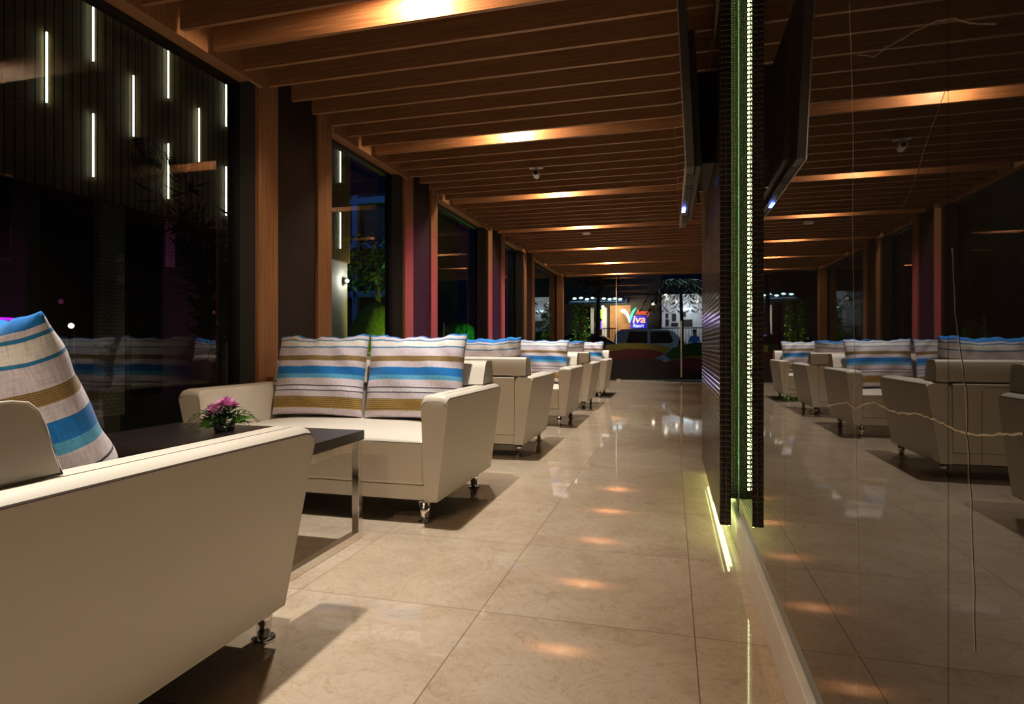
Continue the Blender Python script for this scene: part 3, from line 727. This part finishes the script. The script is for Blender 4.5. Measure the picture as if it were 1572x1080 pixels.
for k, (x, y, z, s_) in enumerate([(.0, .01, .135, 1.45), (.04, -.015, .118, 1.3), (-.045, -.02, .105, 1.3), (-.012, -.055, .095, 1.3), (.012, .05, .115, 1.2)]):
    mb = MB()
    for ring, (cnt, ln, el) in enumerate([(20, .040, .15), (18, .036, .6), (14, .030, 1.0), (9, .02, 1.35)]):
        for i in range(cnt):
            a = 2*math.pi*i/cnt+ring*.2; d = Vector((math.cos(a)*math.cos(el), math.sin(a)*math.cos(el), math.sin(el)))
            tip = d*ln*s_*random.uniform(.9, 1.1); sd_ = Vector((-math.sin(a), math.cos(a), 0))*.0045*s_
            base_ = d*.004; m_ = tip*.65+Vector((0, 0, .003))
            vs = [mb.bm.verts.new(p) for p in (base_, m_-sd_, tip, m_+sd_)]; mb.bm.faces.new(vs)
    mb.bm.transform(Matrix.Translation((x, y, z)) @ Matrix.Rotation(random.uniform(-.5, .5), 4, 'X') @ Matrix.Rotation(random.uniform(-.5, .5), 4, 'Y'))
    f = mb.build('flower', M['petal'], fl)
    MB().ico((x, y, z), .009*s_, 1).build('flower_heart', M['petalcore'], f)
mb = MB()
mb.tube([(.05, .01, .06), (.062, .01, .11), (.058, .0, .15), (.063, .0, .165)], .0014, 5)
mb.tube([(.07, .0, .06), (.10, -.01, .085), (.125, -.01, .105), (.14, -.01, .105)], .0014, 5)
mb.tube([(-.05, -.03, .05), (-.12, -.05, .05), (-.16, -.07, .012), (-.19, -.08, .003)], .0016, 5)
mb.build('twig', M['twig'], fl)

# ------------------------------------------------------------------ outside, left: garden and clad building
tag(MB().box(-40, WX-.16, -6, 60, -.2, -.05).box(WX-.16, 20, FAR+.12, 60, -.2, -.05).build('ground', M['pave']), 'dark ground outside the lounge glass', 'ground', kind=S_)
bd = thing('clad_building', 'long dark building with vertical timber cladding across the garden', 'building', (-8.0, 0, 0))
MB().box(-4, -.06, 3.2, 13.75, 3.1, 7.5).build('wall', M['walldark'], bd)
MB().box(-.06, 0, 3.2, 13.75, 3.1, 7.5).build('cladding', M['clad'], bd)
MB().box(-4, -.12, 3.2, 13.75, -.05, 3.1).build('shopfront', M['walldark'], bd)
for y0, y1, z0, z1, m in ((6.80, 7.22, -.05, 3.09, 'brick'), (9.35, 9.85, -.05, 3.09, 'brick')):
    MB().box(-.119, -.02, y0, y1, z0, z1).build('brick_pillar', M[m], bd)
MB().box(-.119, -.1, 8.05, 8.25, 2.3, 3.09).build('pale_panel', M['brick'], bd)
MB().box(-.119, -.05, 12.9, 13.7, -.05, 3.09).build('white_pillar', M['wallwhite'], bd)
MB().box(-.12, -.10, 7.4, 8.0, .2, 2.9).build('window', M['carglass'], bd)
TZ = {0: [(5.05, 5.9, 'upper'), (3.4, 4.3, 'lower')], 1: [(4.2, 5.13, 'single')]}
names = ['first', 'second', 'third', 'fourth', 'fifth', 'sixth']
tb0 = None
for k in (0, 1, 2, 3, 4, 5, 11):
    for z0, z1, nm in TZ[(k+1) % 2]:
        y = 6.02+.657*k
        lab = ('%s lit white tube of the %s column on the clad facade, counted from the left' % (nm, names[k])) if k < 6 else '%s white tube on the clad facade, seen through the narrow window past the first column' % nm
        ln = z1-z0
        mb = MB().box(0.012, .030, -.0075, .0075, 0, ln)
        o = mb.build('led_tube', M['tube'], loc=(-8.0, y, z0)); tag(o, lab, 'LED tube', 'white LED tubes on the clad facade')
        MB().box(-.0008, .012, -.015, .015, -.01, ln+.01).build('holder', M['black'], o)
fan = thing('wall_fan', 'round dark wall fan on the clad facade left of the palm', 'fan', (-8.0, 7.37, 3.85))
mb = MB()
for r in (.12, .2, .28, .34): mb.tube([(.22+.05*math.cos(r*4), r*math.cos(a), r*math.sin(a)*.9) for a in [2*math.pi*i/32 for i in range(32)]], .006, 5, closed=True)
for i in range(24):
    a = 2*math.pi*i/24; mb.tube([(.30, .05*math.cos(a), .05*math.sin(a)), (.22, .34*math.cos(a), .31*math.sin(a))], .004, 4)
mb.build('cage', M['black'], fan)
for i in range(3):
    a = 2*math.pi*i/3; mb = MB(); c_, s_ = math.cos(a), math.sin(a)
    v = [mb.bm.verts.new((.2+dx, c_*p-s_*q, s_*p+c_*q)) for p, q, dx in ((.04, -.04, 0), (.29, -.10, .03), (.31, .06, -.02), (.05, .05, 0))]
    w_ = [mb.bm.verts.new((.205+dx, c_*p-s_*q, s_*p+c_*q)) for p, q, dx in ((.04, -.04, 0), (.29, -.10, .03), (.31, .06, -.02), (.05, .05, 0))]
    mb.bm.faces.new(v); mb.bm.faces.new(w_[::-1])
    for i_ in range(4): mb.bm.faces.new((v[i_], w_[i_], w_[(i_+1) % 4], v[(i_+1) % 4]))
    mb.build('blade', M['rubber'], fan)
MB().lathe([(.06, 0), (.08, .02), (.08, .18), (.03, .2)], (0, 0, 0), 16, 'x').build('motor', M['black'], fan)
wl = thing('wall_lamp', 'small bright wall lamp on the white pillar seen through the narrow window', 'lamp', (-8.02, 13.5, 2.62))
MB().box(0, .04, -.05, .05, -.08, .08).build('back_plate', M['black'], wl)
MB().ico((.08, 0, 0), .05, 2).build('bulb', M['bulb'], wl)
lamp('POINT', 'wall_lamp_light', (.16, 0, 0), 14, (1, .9, .75), wl, shadow_soft_size=.05)
pn = thing('purple_streak', 'purple glowing streak added low on the dark building beside the near cushion', 'added glow', (-8.06, 5.62, 1.325))  # glowing tube added in place of a purple streak reflected in the glass
MB().tube([(0, -.45, .0), (0, .0, .0), (0, .25, -.015)], .018, 8).build('streak_tube', M['purplelit'], pn)
MB().box(-.045, -.02, -.46, .27, -.03, .03).build('holder', M['black'], pn)
bl = thing('added_bollard', 'small round lamp added just right of the purple streak', 'lamp', (-7.6, 6.05, -.05))  # post and globe added for a bright dot beside the streak
MB().lathe([(.04, 0), (.04, 1.26)], n=14).build('post', M['black'], bl)
MB().ico((0, 0, 1.30), .035, 2).build('globe', M['bulb'], bl)

def lawn(name, label, cx, cy, rx, ry, h):
    mb = MB(); n, mr = 40, 9; rings = []
    for j in range(mr+1):
        r = j/mr
        rings.append([mb.bm.verts.new((cx+rx*r*math.cos(2*math.pi*i/n), cy+ry*r*math.sin(2*math.pi*i/n), -.06+h*(math.cos(r*math.pi)+1)/2+random.uniform(-.02, .02))) for i in range(n)])
    for A, B in zip(rings, rings[1:]):
        for i in range(n): mb.bm.faces.new((A[i], A[(i+1) % n], B[(i+1) % n], B[i]))
    return tag(mb.build(name, M['grass'], smooth=True), label, 'lawn')
lawn('grass_mound', 'mound of grass lit yellow green outside the narrow window', -8.5, 16.1, 1.95, 2.0, 2.35)
lawn('grass_mound', 'mound of grass lit bright green outside the third window', -7.5, 20.6, 2.3, 2.3, 1.95)
def garden_spot(label, loc, energy, color, to):
    t = thing('garden_spotlight', label, 'garden light', loc)
    MB().lathe([(.02, -.05-loc[2]), (.02, 0)], n=10).build('spike', M['black'], t)
    MB().lathe([(.05, 0), (.06, .08), (.05, .1)], n=16).build('head', M['black'], t)
    l = lamp('SPOT', 'garden_light', (0, 0, .16), energy, color, t, spot_size=R(100), spot_blend=.7, shadow_soft_size=.05)
    aim(l, Vector(to)-Vector(loc))
garden_spot('garden spotlight in front of the yellow green mound', (-5.7, 14.9, .0), 900, (1, .85, .10), (-8.3, 16.0, 1.5))
garden_spot('garden spotlight in front of the bright green mound', (-5.0, 18.6, .0), 1100, (.12, 1, .25), (-7.4, 20.6, 1.2))

def plant(name, label, cat, loc, stems, hgt, spread, leaf, m, stem_m=None, arch=.4, lw=.025, nl=22):
    t = thing(name, label, cat, loc)
    mb, st = MB(), MB()
    for k in range(stems):
        a = random.uniform(0, 6.28); h = hgt*random.uniform(.65, 1.0); sp = spread*random.uniform(.4, 1)
        pts = [Vector((math.cos(a)*sp*(q**1.8), math.sin(a)*sp*(q**1.8), h*(q-arch*.45*q**3))) for q in [i/10 for i in range(11)]]
        st.tube(pts, [.014*(1-.08*i) for i in range(11)], 5)
        for i in range(nl):
            q = random.uniform(.3, 1.0); i0 = min(9, int(q*10)); b_ = pts[i0].lerp(pts[i0+1], q*10-i0)
            d = (pts[i0+1]-pts[i0]).normalized(); dv = (d*.5+Vector((random.uniform(-1, 1), random.uniform(-1, 1), random.uniform(-.7, .5)))).normalized()
            mb.leafquad(b_, b_+dv*leaf*random.uniform(.6, 1.2), lw, -.02)
    mb.build('leaves', m, t); st.build('stems', stem_m or M['bark'], t)
    return t
plant('palm_tree', 'feathery palm outside the nearest window beside the column', 'palm', (-6.0, 6.75, -.05), 18, 4.7, 1.0, .36, M['leafdark'], arch=.5, lw=.016, nl=46)
plant('grass_clump', 'thin branched shrub outside the third window', 'shrub', (-5.1, 14.3, -.05), 22, 2.2, .8, .2, M['leafdark'], lw=.012, nl=14)
plant('bush', 'dark tall bush outside the farthest left window', 'bush', (-5.6, 26.9, -.05), 16, 2.9, 1.0, .3, M['leaf'], lw=.035, nl=34)
# blue lit steel frame building behind the garden
bb = thing('steel_building', 'dim blue lit steel framed building far behind the garden', 'building', (-16, 26, 0))
mb = MB()
for x in (-3, -1, 1.2, 3.2): mb.box(x-.14, x+.14, -.14, .14, -.05, 8.2)
for z in (3.3, 5.6, 7.8): mb.box(-4, 4, -.12, .12, z, z+.3)
mb.build('frame', M['bluesteel'], bb)
MB().box(-5, 5, .4, 4, -.05, 8.4).build('wall', M['walldark'], bb)
MB().box(-1.5, .5, .36, .39, 3.9, 5.3).build('lit_window', M['greenlit'], bb)
mb = MB()
for i in range(13): mb.box(-2.4+.3*i-.015, -2.4+.3*i+.015, -.2, -.17, 3.0, 4.0)
mb.box(-2.5, 1.4, -.21, -.16, 3.95, 4.02); mb.build('railing', M['black'], bb)
bll = lamp('AREA', 'sky_fill', (0, -9, 9), 220, (.15, .35, 1), bb, size=3); aim(bll, (0, 9, -4))

# ------------------------------------------------------------------ outside, far end: street
tag(MB().box(-14, 16, 20, 31, -.05, -.02).build('street', M['asphalt']), 'dark street beyond the glass end wall', 'street', kind=S_)
hp = P(891, 529, 18.4)
hd = thing('column_shrub', 'leafy column shrub just outside the left of the glass end wall', 'shrub', (hp.x, 18.4, -.05))
mb = MB(); st = MB().tube([(0, 0, 0), (0, 0, 2.3)], .03, 6)
for i in range(1500):
    z = random.uniform(.1, 2.35); rr = (.30*(1-abs(z/2.4-.45)**2*1.6))*random.uniform(.3, 1); a = random.uniform(0, 6.28)
    b_ = Vector((rr*math.cos(a), rr*math.sin(a), z)); mb.leafquad(b_, b_+Vector((math.cos(a), math.sin(a), random.uniform(-.5, .6)))*.07, .022)
mb.build('leaves', M['leafbright'], hd); st.build('stem', M['bark'], hd)
hl = lamp('SPOT', 'shrub_uplight', (.6, -.7, .1), 110, (1, .85, .4), hd, spot_size=R(80), shadow_soft_size=.05); aim(hl, (-.5, .5, 1.3))

def tree(label, loc, h, cr, seed, n=1500, m='leafdark', droop=0):
    rnd = random.Random(seed); t = thing('tree', label, 'tree', loc)
    MB().tube([(0, 0, 0), (.05, 0, h*.5), (0, .05, h)], [.11, .09, .06], 10).build('trunk', M['bark'], t)
    mb = MB()
    for i in range(n):
        d = Vector((rnd.gauss(0, 1), rnd.gauss(0, 1), rnd.gauss(0, .6))).normalized()*cr*rnd.uniform(.35, 1)
        b_ = Vector((0, 0, h))+d+Vector((0, 0, -droop*(d.x*d.x+d.y*d.y)))
        mb.leafquad(b_, b_+Vector((rnd.uniform(-1, 1), rnd.uniform(-1, 1), rnd.uniform(-1, .3)))*.28, .05)
    mb.build('crown', M[m], t); return t
p = P(917, 529, 25.2); tree('dark street tree left of the neon sign', (p.x, 25.2, -.05), 4.4, 1.3, 4)
p = P(1040, 529, 24.0); 
pt_ = thing('palm_tree', 'dark palm hanging in front of the white building beyond the end glass', 'palm', (P(1045, 529, 24.0).x, 24.0, -.05))
MB().tube([(0, 0, 0), (.05, 0, 1.6), (0, 0, 3.3)], [.09, .07, .06], 10).build('trunk', M['bark'], pt_)
mb = MB()
for k in range(15):
    a = 2*math.pi*k/15; L = random.uniform(1.0, 1.5)
    pts = [Vector((math.cos(a)*L*q, math.sin(a)*L*q, 3.3+.55*math.sin(q*2.4)-1.15*q*q)) for q in [i/9 for i in range(10)]]
    mb.tube(pts, .012, 4)
    for i in range(1, 10):
        for s_ in (-1, 1, -.6, .6):
            sd_ = Vector((-math.sin(a), math.cos(a), 0))*s_*.30
            mb.leafquad(pts[i], pts[i]+sd_+Vector((math.cos(a)*.12, math.sin(a)*.12, -.22)), .022)
mb.build('fronds', M['leafdark'], pt_)

def car(name, label, cat, x, y, body, glassspans, paint, wheels, depth=1.7, zoff=-.02):
    t = thing(name, label, cat, (x, y, zoff))
    b = MB().prism(body, 'y', 0, depth).build('body', paint, t, bevel=.05, seg=3)
    for pts in glassspans:
        MB().prism(pts, 'y', -.012, .02).build('window', M['carglass'], t, bevel=.006, seg=1)
    for wx in wheels:
        wh = MB().lathe([(.2, -.03), (.32, -.03), (.34, .02), (.34, .17), (.2, .18)], (wx, 0, .34), 26, 'y').build('wheel', M['tyre'], t)
        MB().lathe([(.02, -.036), (.2, -.036), (.2, -.03)], (wx, 0, .34), 20, 'y').build('hubcap', M['steel'], wh)
    return t
p = P(1000, 529, 28.2)
v = car('minivan', 'silver minivan parked in the street in front of the neon sign', 'car', p.x, 28.2,
    [(-1.75, .3), (2.35, .3), (2.45, .75), (2.3, .98), (1.55, 1.1), (.95, 1.68), (.75, 1.75), (-1.35, 1.75), (-1.62, 1.62), (-1.78, 1.0)],
    [[(-.05, 1.1), (.85, 1.1), (.98, 1.2), (.80, 1.64), (-.05, 1.64)], [(-1.15, 1.1), (-.18, 1.1), (-.18, 1.64), (-1.0, 1.64)]], M['carsilver'], (-1.15, 1.6), 1.75)
MB().box(1.22, 1.36, -.2, -.02, 1.08, 1.26).build('side_mirror', M['carglass'], v, bevel=.02)
p = P(905, 529, 21.6)
c_ = car('sedan', 'dark blue sedan parked outside the glass end wall behind the shrub', 'car', p.x, 21.6,
    [(-2.1, .28), (2.15, .28), (2.2, .7), (1.9, .88), (1.05, 1.0), (.35, 1.36), (-.05, 1.43), (-.7, 1.42), (-1.5, 1.02), (-2.1, .95)],
    [[(-.62, 1.02), (.72, 1.02), (.28, 1.31), (-.05, 1.36), (-.6, 1.35)]], M['carblue'], (-1.35, 1.4), 1.7)
MB().tube([(-.7, -.015, 1.435), (-.05, -.015, 1.445), (.36, -.015, 1.375), (1.05, -.015, 1.012)], .012, 6).build('roof_highlight', M['chrome'], c_)  # bright tube standing in for the highlight along the roof curve

tree('dark tree behind the yellow green grass mound outside the narrow window', (-10.4, 19.8, -.05), 4.0, 1.35, 9, n=1100)
sl = thing('added_street_lamp', 'added tall lamp at the kerb, unseen behind the mosaic slab', 'street lamp', (2.6, 23.6, -.05))  # unseen lamp added to brighten the minivan and the street
MB().tube([(0, 0, 0), (0, 0, 6.0)], [.07, .045], 12).build('pole', M['black'], sl)
MB().tube([(0, 0, 6.0), (-.5, .2, 6.25), (-1.2, .5, 6.3)], .03, 8).build('arm', M['black'], sl)
MB().box(-1.6, -1.15, .4, .62, 6.24, 6.34).build('head', M['black'], sl, bevel=.02)
lamp('SPOT', 'added_street_light', (-1.38, .51, 6.2), 420, (.72, .85, 1), sl, spot_size=R(120), spot_blend=.6, shadow_soft_size=.1)
# restaurant and its sign
RY = 34.0
def rect(u0, u1, v0, v1, Y): a, b = P(u0, v1, Y), P(u1, v0, Y); return a.x, b.x, a.z, b.z
rs = thing('restaurant', 'lit restaurant front across the street with brown timber wall', 'building', (0, RY, 0))
x0, x1, _, _ = rect(860, 1015, 440, 503, RY)
MB().box(x0-3, x1, .3, 5, -.05, 5.2).build('wall', M['walldark'], rs)
a = rect(936, 968, 468, 520, RY); MB().box(a[0], a[1], .1, .3, -.05, a[3]).build('timber_wall', M['wallwood'], rs)
a = rect(968, 1012, 452, 520, RY); MB().box(a[0], a[1], .12, .3, -.05, a[3]).build('dark_timber_wall', M['walldark'], rs)
a = rect(878, 962, 461, 466, RY); MB().hexa([(a[0], -1.2, a[2]-.1), (a[1], -1.2, a[2]-.1), (a[1], .3, a[2]), (a[0], .3, a[2]), (a[0], -1.2, a[2]), (a[1], -1.2, a[2]), (a[1], .3, a[3]+.2), (a[0], .3, a[3]+.2)]).build('awning', M['awning'], rs)
for u0, u1 in ((907, 911), (924, 931)):
    a = rect(u0, u1, 472, 520, RY); MB().box(a[0], a[1], -.1, .3, -.05, a[3]).build('white_pillar', M['wallwhite'], rs)
a = rect(920, 925, 475, 489, RY); MB().box(a[0], a[1], -.16, -.12, a[2], a[3]).build('green_banner', M['greenlit'], rs)
a = rect(920, 924, 493, 505, RY); MB().box(a[0], a[1], -.16, -.12, a[2], a[3]).build('violet_banner', M['violetlit'], rs)
for k, (u, v) in enumerate([(882, 458), (892, 457), (901, 459), (910, 457), (918, 458), (927, 458), (936, 459), (944, 458), (952, 459)]):
    q = P(u, v, RY-1.12); o = MB().ico((0, 0, 0), .075, 1, (1.7, 1, .8)).build('awning_lamp', M['coolbulb'], loc=q)
    MB().tube([(0, 0, .05), (0, 0, .36)], .012, 5).build('cord', M['black'], o)
    tag(o, '%s bluish lamp from the left in the row along the restaurant awning' % ['first', 'second', 'third', 'fourth', 'fifth', 'sixth', 'seventh', 'eighth', 'ninth'][k], 'lamp', 'bluish lamps along the restaurant awning')
for u, v, lab in [(925.5, 471, 'warm wall lamp on the restaurant pillar left of the sign'), (1003, 466, 'warm lamp right above the neon sign')]:
    q = P(u, v, RY-.5); o = MB().ico((0, 0, 0), .09, 2).build('wall_lamp', M['bulb'], loc=q); tag(o, lab, 'lamp')
    MB().box(-.03, .03, .05, .4, -.02, .02).build('arm', M['black'], o)
q = P(950, 470, RY-1.5); ll = lamp('AREA', 'awning_light', (q.x, -1.3, 3.1), 110, (1, .8, .5), rs, size=.4); aim(ll, (0, 1.3, -1.2))

wb = thing('white_building', 'white building wall with dark framed pictures across the street', 'building', (0, 33, 0))
x0, x1, z0, z1 = rect(1016, 1110, 450, 520, 33)
MB().box(x0, x1, 0, 4, -.05, z1).build('wall', M['wallwhite'], wb)
for k, (u0, u1, v0, v1) in enumerate([(1044, 1053, 478, 486), (1032, 1038, 481, 492), (1031, 1041, 495, 500), (1049, 1063, 490, 500), (1022, 1026, 481, 488), (1022, 1027, 490, 500)]):
    a = rect(u0, u1, v0, v1, 33); o = MB().box(a[0], a[1], -.06, -.001, a[2], a[3]).build('picture_frame', M['frame'], loc=(0, 33, 0))
    tag(o, ['dark square picture high on the white building wall', 'tall dark picture left of the square one on the white wall', 'low wide dark picture on the white wall', 'large dark picture at the right of the white wall', 'small dark picture at the top left of the white wall', 'dark picture at the lower left of the white wall'][k], 'picture', 'dark pictures on the white building')
    MB().box(a[0]+.04, a[1]-.04, -.066, -.06, a[2]+.04, a[3]-.04).build('picture', M['walldark'], o)
for u, v, lab in [(1022, 453, 'upper cool lamp at the left edge of the white building'), (1023.5, 459, 'lower lamp at the left edge of the white building'), (1039, 463, 'small lamp among the palm leaves on the white wall'), (1070, 462, 'lamp at the right of the white building')]:
    q = P(u, v, 32.6); o = MB().ico((0, 0, 0), .08, 2).build('wall_lamp', M['bulb'], loc=q); tag(o, lab, 'lamp')
    MB().box(-.02, .02, .05, .39, -.015, .015).build('arm', M['black'], o)
a = rect(1048, 1062, 472, 475, 32.5); o = MB().box(a[0], a[1], 0, .2, a[2], a[3]).build('light_box', M['coolbulb'], loc=(0, 32.8005, 0)); tag(o, 'flat bluish lit box on the white wall behind the palm', 'lamp')
ll = lamp('AREA', 'white_wall_light', (x0+1.3, -1.6, 3.3), 30, (.9, .92, 1), wb, size=.5); aim(ll, (0, 1.6, -1.0))

fc = None
for i, (u0, u1) in enumerate(((924, 948), (1000, 1082))):
    a, b = P(u0, 529, 31.4).x, P(u1, 529, 31.4).x
    t = thing('railing', ['black upright bar railing left of the minivan', 'black upright bar railing right of the neon sign'][i], 'railing', (a, 31.4, -.05), group='black railings before the restaurant')
    zt = P(950, 503, 31.4).z+.05
    MB().box(0, b-a, -.02, .02, zt-.05, zt).box(0, b-a, -.02, .02, .15, .2).build('rail', M['black'], t)
    m_ = max(2, int((b-a)/.13)); mb = MB()
    for k in range(m_+1): mb.box((b-a)*k/m_-.012, (b-a)*k/m_+.012, -.012, .012, 0, zt)
    mb.build('bars', M['black'], t)

# neon sign: big leaf-like V, three lines of writing
SYY = 33.2
sg = thing('neon_sign', 'lit neon resort sign with a big green and white V', 'sign', (0, SYY, 0))
def poly(px, m, name, th=.05, dy=0.0):
    mb = MB(); vs = [(P(u, v, SYY).x, P(u, v, SYY).z) for u, v in px]
    mb.prism(vs, 'y', dy, dy+th); return mb.build(name, m, sg)
a = rect(968, 994, 484, 504, SYY); MB().box(a[0], a[1], .08, .14, a[2], a[3]).build('blue_glow', M['signblue'], sg)  # emissive panel standing in for the blue glow behind the lettering
poly([(953, 475.5), (958, 474.5), (962, 477), (965, 482), (967, 488), (967.3, 494.5), (965.8, 495), (963.5, 488), (960.5, 483), (957, 479.5), (953.5, 478)], M['neonwhite'], 'white_leaf')
poly([(958, 477), (962, 479.5), (964.8, 484), (966, 490), (965.6, 492), (963.4, 486.5), (960.5, 481.5)], M['neonyellow'], 'yellow_leaf', .02, -.03)
poly([(967.3, 494.5), (969.5, 490), (972, 482), (976.5, 473), (977.5, 471.5), (975, 472.2), (970.5, 477), (967.5, 484), (966.2, 490)], M['neongreen'], 'green_leaf', .05, -.002)
def text(s, u, v, hpx, m, name, wpx=None, shear=.15):
    cu = bpy.data.curves.new('txt', 'FONT'); cu.body = s; cu.size = 1; cu.extrude = .03; cu.shear = shear; cu.offset = .012
    o = bpy.data.objects.new('txt', cu); col.objects.link(o); bpy.context.view_layer.update()
    me = bpy.data.meshes.new_from_object(o.evaluated_get(bpy.context.evaluated_depsgraph_get()))
    bpy.data.objects.remove(o); bpy.data.curves.remove(cu)
    xs = [q.co.x for q in me.vertices]; ys = [q.co.y for q in me.vertices]
    p0, p1 = P(u, v, SYY), P(u+(wpx or 10), v-hpx, SYY)
    sx_, sy_ = (p1.x-p0.x)/(max(xs)-min(xs)), (p1.z-p0.z)/(max(ys)-min(ys))
    for q in me.vertices: q.co = ((q.co.x-min(xs))*sx_, -q.co.z, (q.co.y-min(ys))*sy_)
    me.name = name; ob = bpy.data.objects.new(name, me); col.objects.link(ob); me.materials.append(m)
    ob.parent = sg; ob.location = (p0.x, .04, p0.z); return ob
text('Amery', 976, 485.5, 11, M['neonred'], 'red_script', 22)
text('iva', 971.5, 495.5, 11, M['neonorange'], 'orange_letters', 19.5)
text('Resort', 972, 502.3, 5.6, M['neonblue'], 'blue_letters', 16.5)
lamp('POINT', 'sign_glow', (P(975, 490, SYY).x, -.6, P(975, 490, SYY).z), 40, (.5, .4, 1), sg, shadow_soft_size=.3)

# guest in a blue shirt behind the railing
def person(label, loc, rz):
    t = thing('person', label, 'person', loc, rz)
    me = bpy.data.meshes.new('body')
    V = [((0,0,.92), .13), ((0,0,1.12), .125), ((0,0,1.34), .145), ((0,0,1.47), .06), ((0,-.01,1.55), .085), ((0,-.02,1.64), .095), ((0,-.01,1.71), .07),
         ((.17,0,1.38), .06), ((.24,-.02,1.14), .045), ((.22,-.16,.95), .035), ((.21,-.22,.90), .03), ((-.17,0,1.38), .06), ((-.24,-.02,1.14), .045), ((-.22,-.16,.95), .035), ((-.21,-.22,.90), .03),
         ((.09,0,.86), .10), ((.10,-.01,.48), .07), ((.10,.02,.08), .05), ((.10,-.12,.04), .04), ((-.09,0,.86), .10), ((-.10,-.01,.48), .07), ((-.10,.02,.08), .05), ((-.10,-.12,.04), .04)]
    E = [(0,1),(1,2),(2,3),(3,4),(4,5),(5,6),(2,7),(7,8),(8,9),(9,10),(2,11),(11,12),(12,13),(13,14),(0,15),(15,16),(16,17),(17,18),(0,19),(19,20),(20,21),(21,22)]
    me.from_pydata([q for q, _ in V], E, []); o = bpy.data.objects.new('body', me); col.objects.link(o)
    sk = o.modifiers.new('skin', 'SKIN'); sk.use_smooth_shade = True
    for i, (_, r) in enumerate(V): me.skin_vertices[0].data[i].radius = (r, r)
    me.skin_vertices[0].data[0].use_root = True
    s = o.modifiers.new('sub', 'SUBSURF'); s.levels = s.render_levels = 1
    bpy.context.view_layer.update(); ev = bpy.data.meshes.new_from_object(o.evaluated_get(bpy.context.evaluated_depsgraph_get()))
    bpy.data.objects.remove(o); b = bpy.data.objects.new('body', ev); col.objects.link(b); b.parent = t
    for m in (M['skin'], M['shirt'], M['trouser']): ev.materials.append(m)
    for p_ in ev.polygons:
        z, x = p_.center.z, abs(p_.center.x); p_.use_smooth = True
        p_.material_index = 2 if (z < .9 and x < .19) else (1 if (.9 <= z < 1.45 and not (z < 1.12 and x > .19)) else 0)
    MB().ico((0, .01, 1.70), .102, 2, (1, 1.05, .85)).build('hair', M['hair'], b, smooth=True)
    return t
q = P(1066, 529, 30.4); person('person in a blue shirt standing by the white building across the street', (q.x, 30.4, -.02), 0)
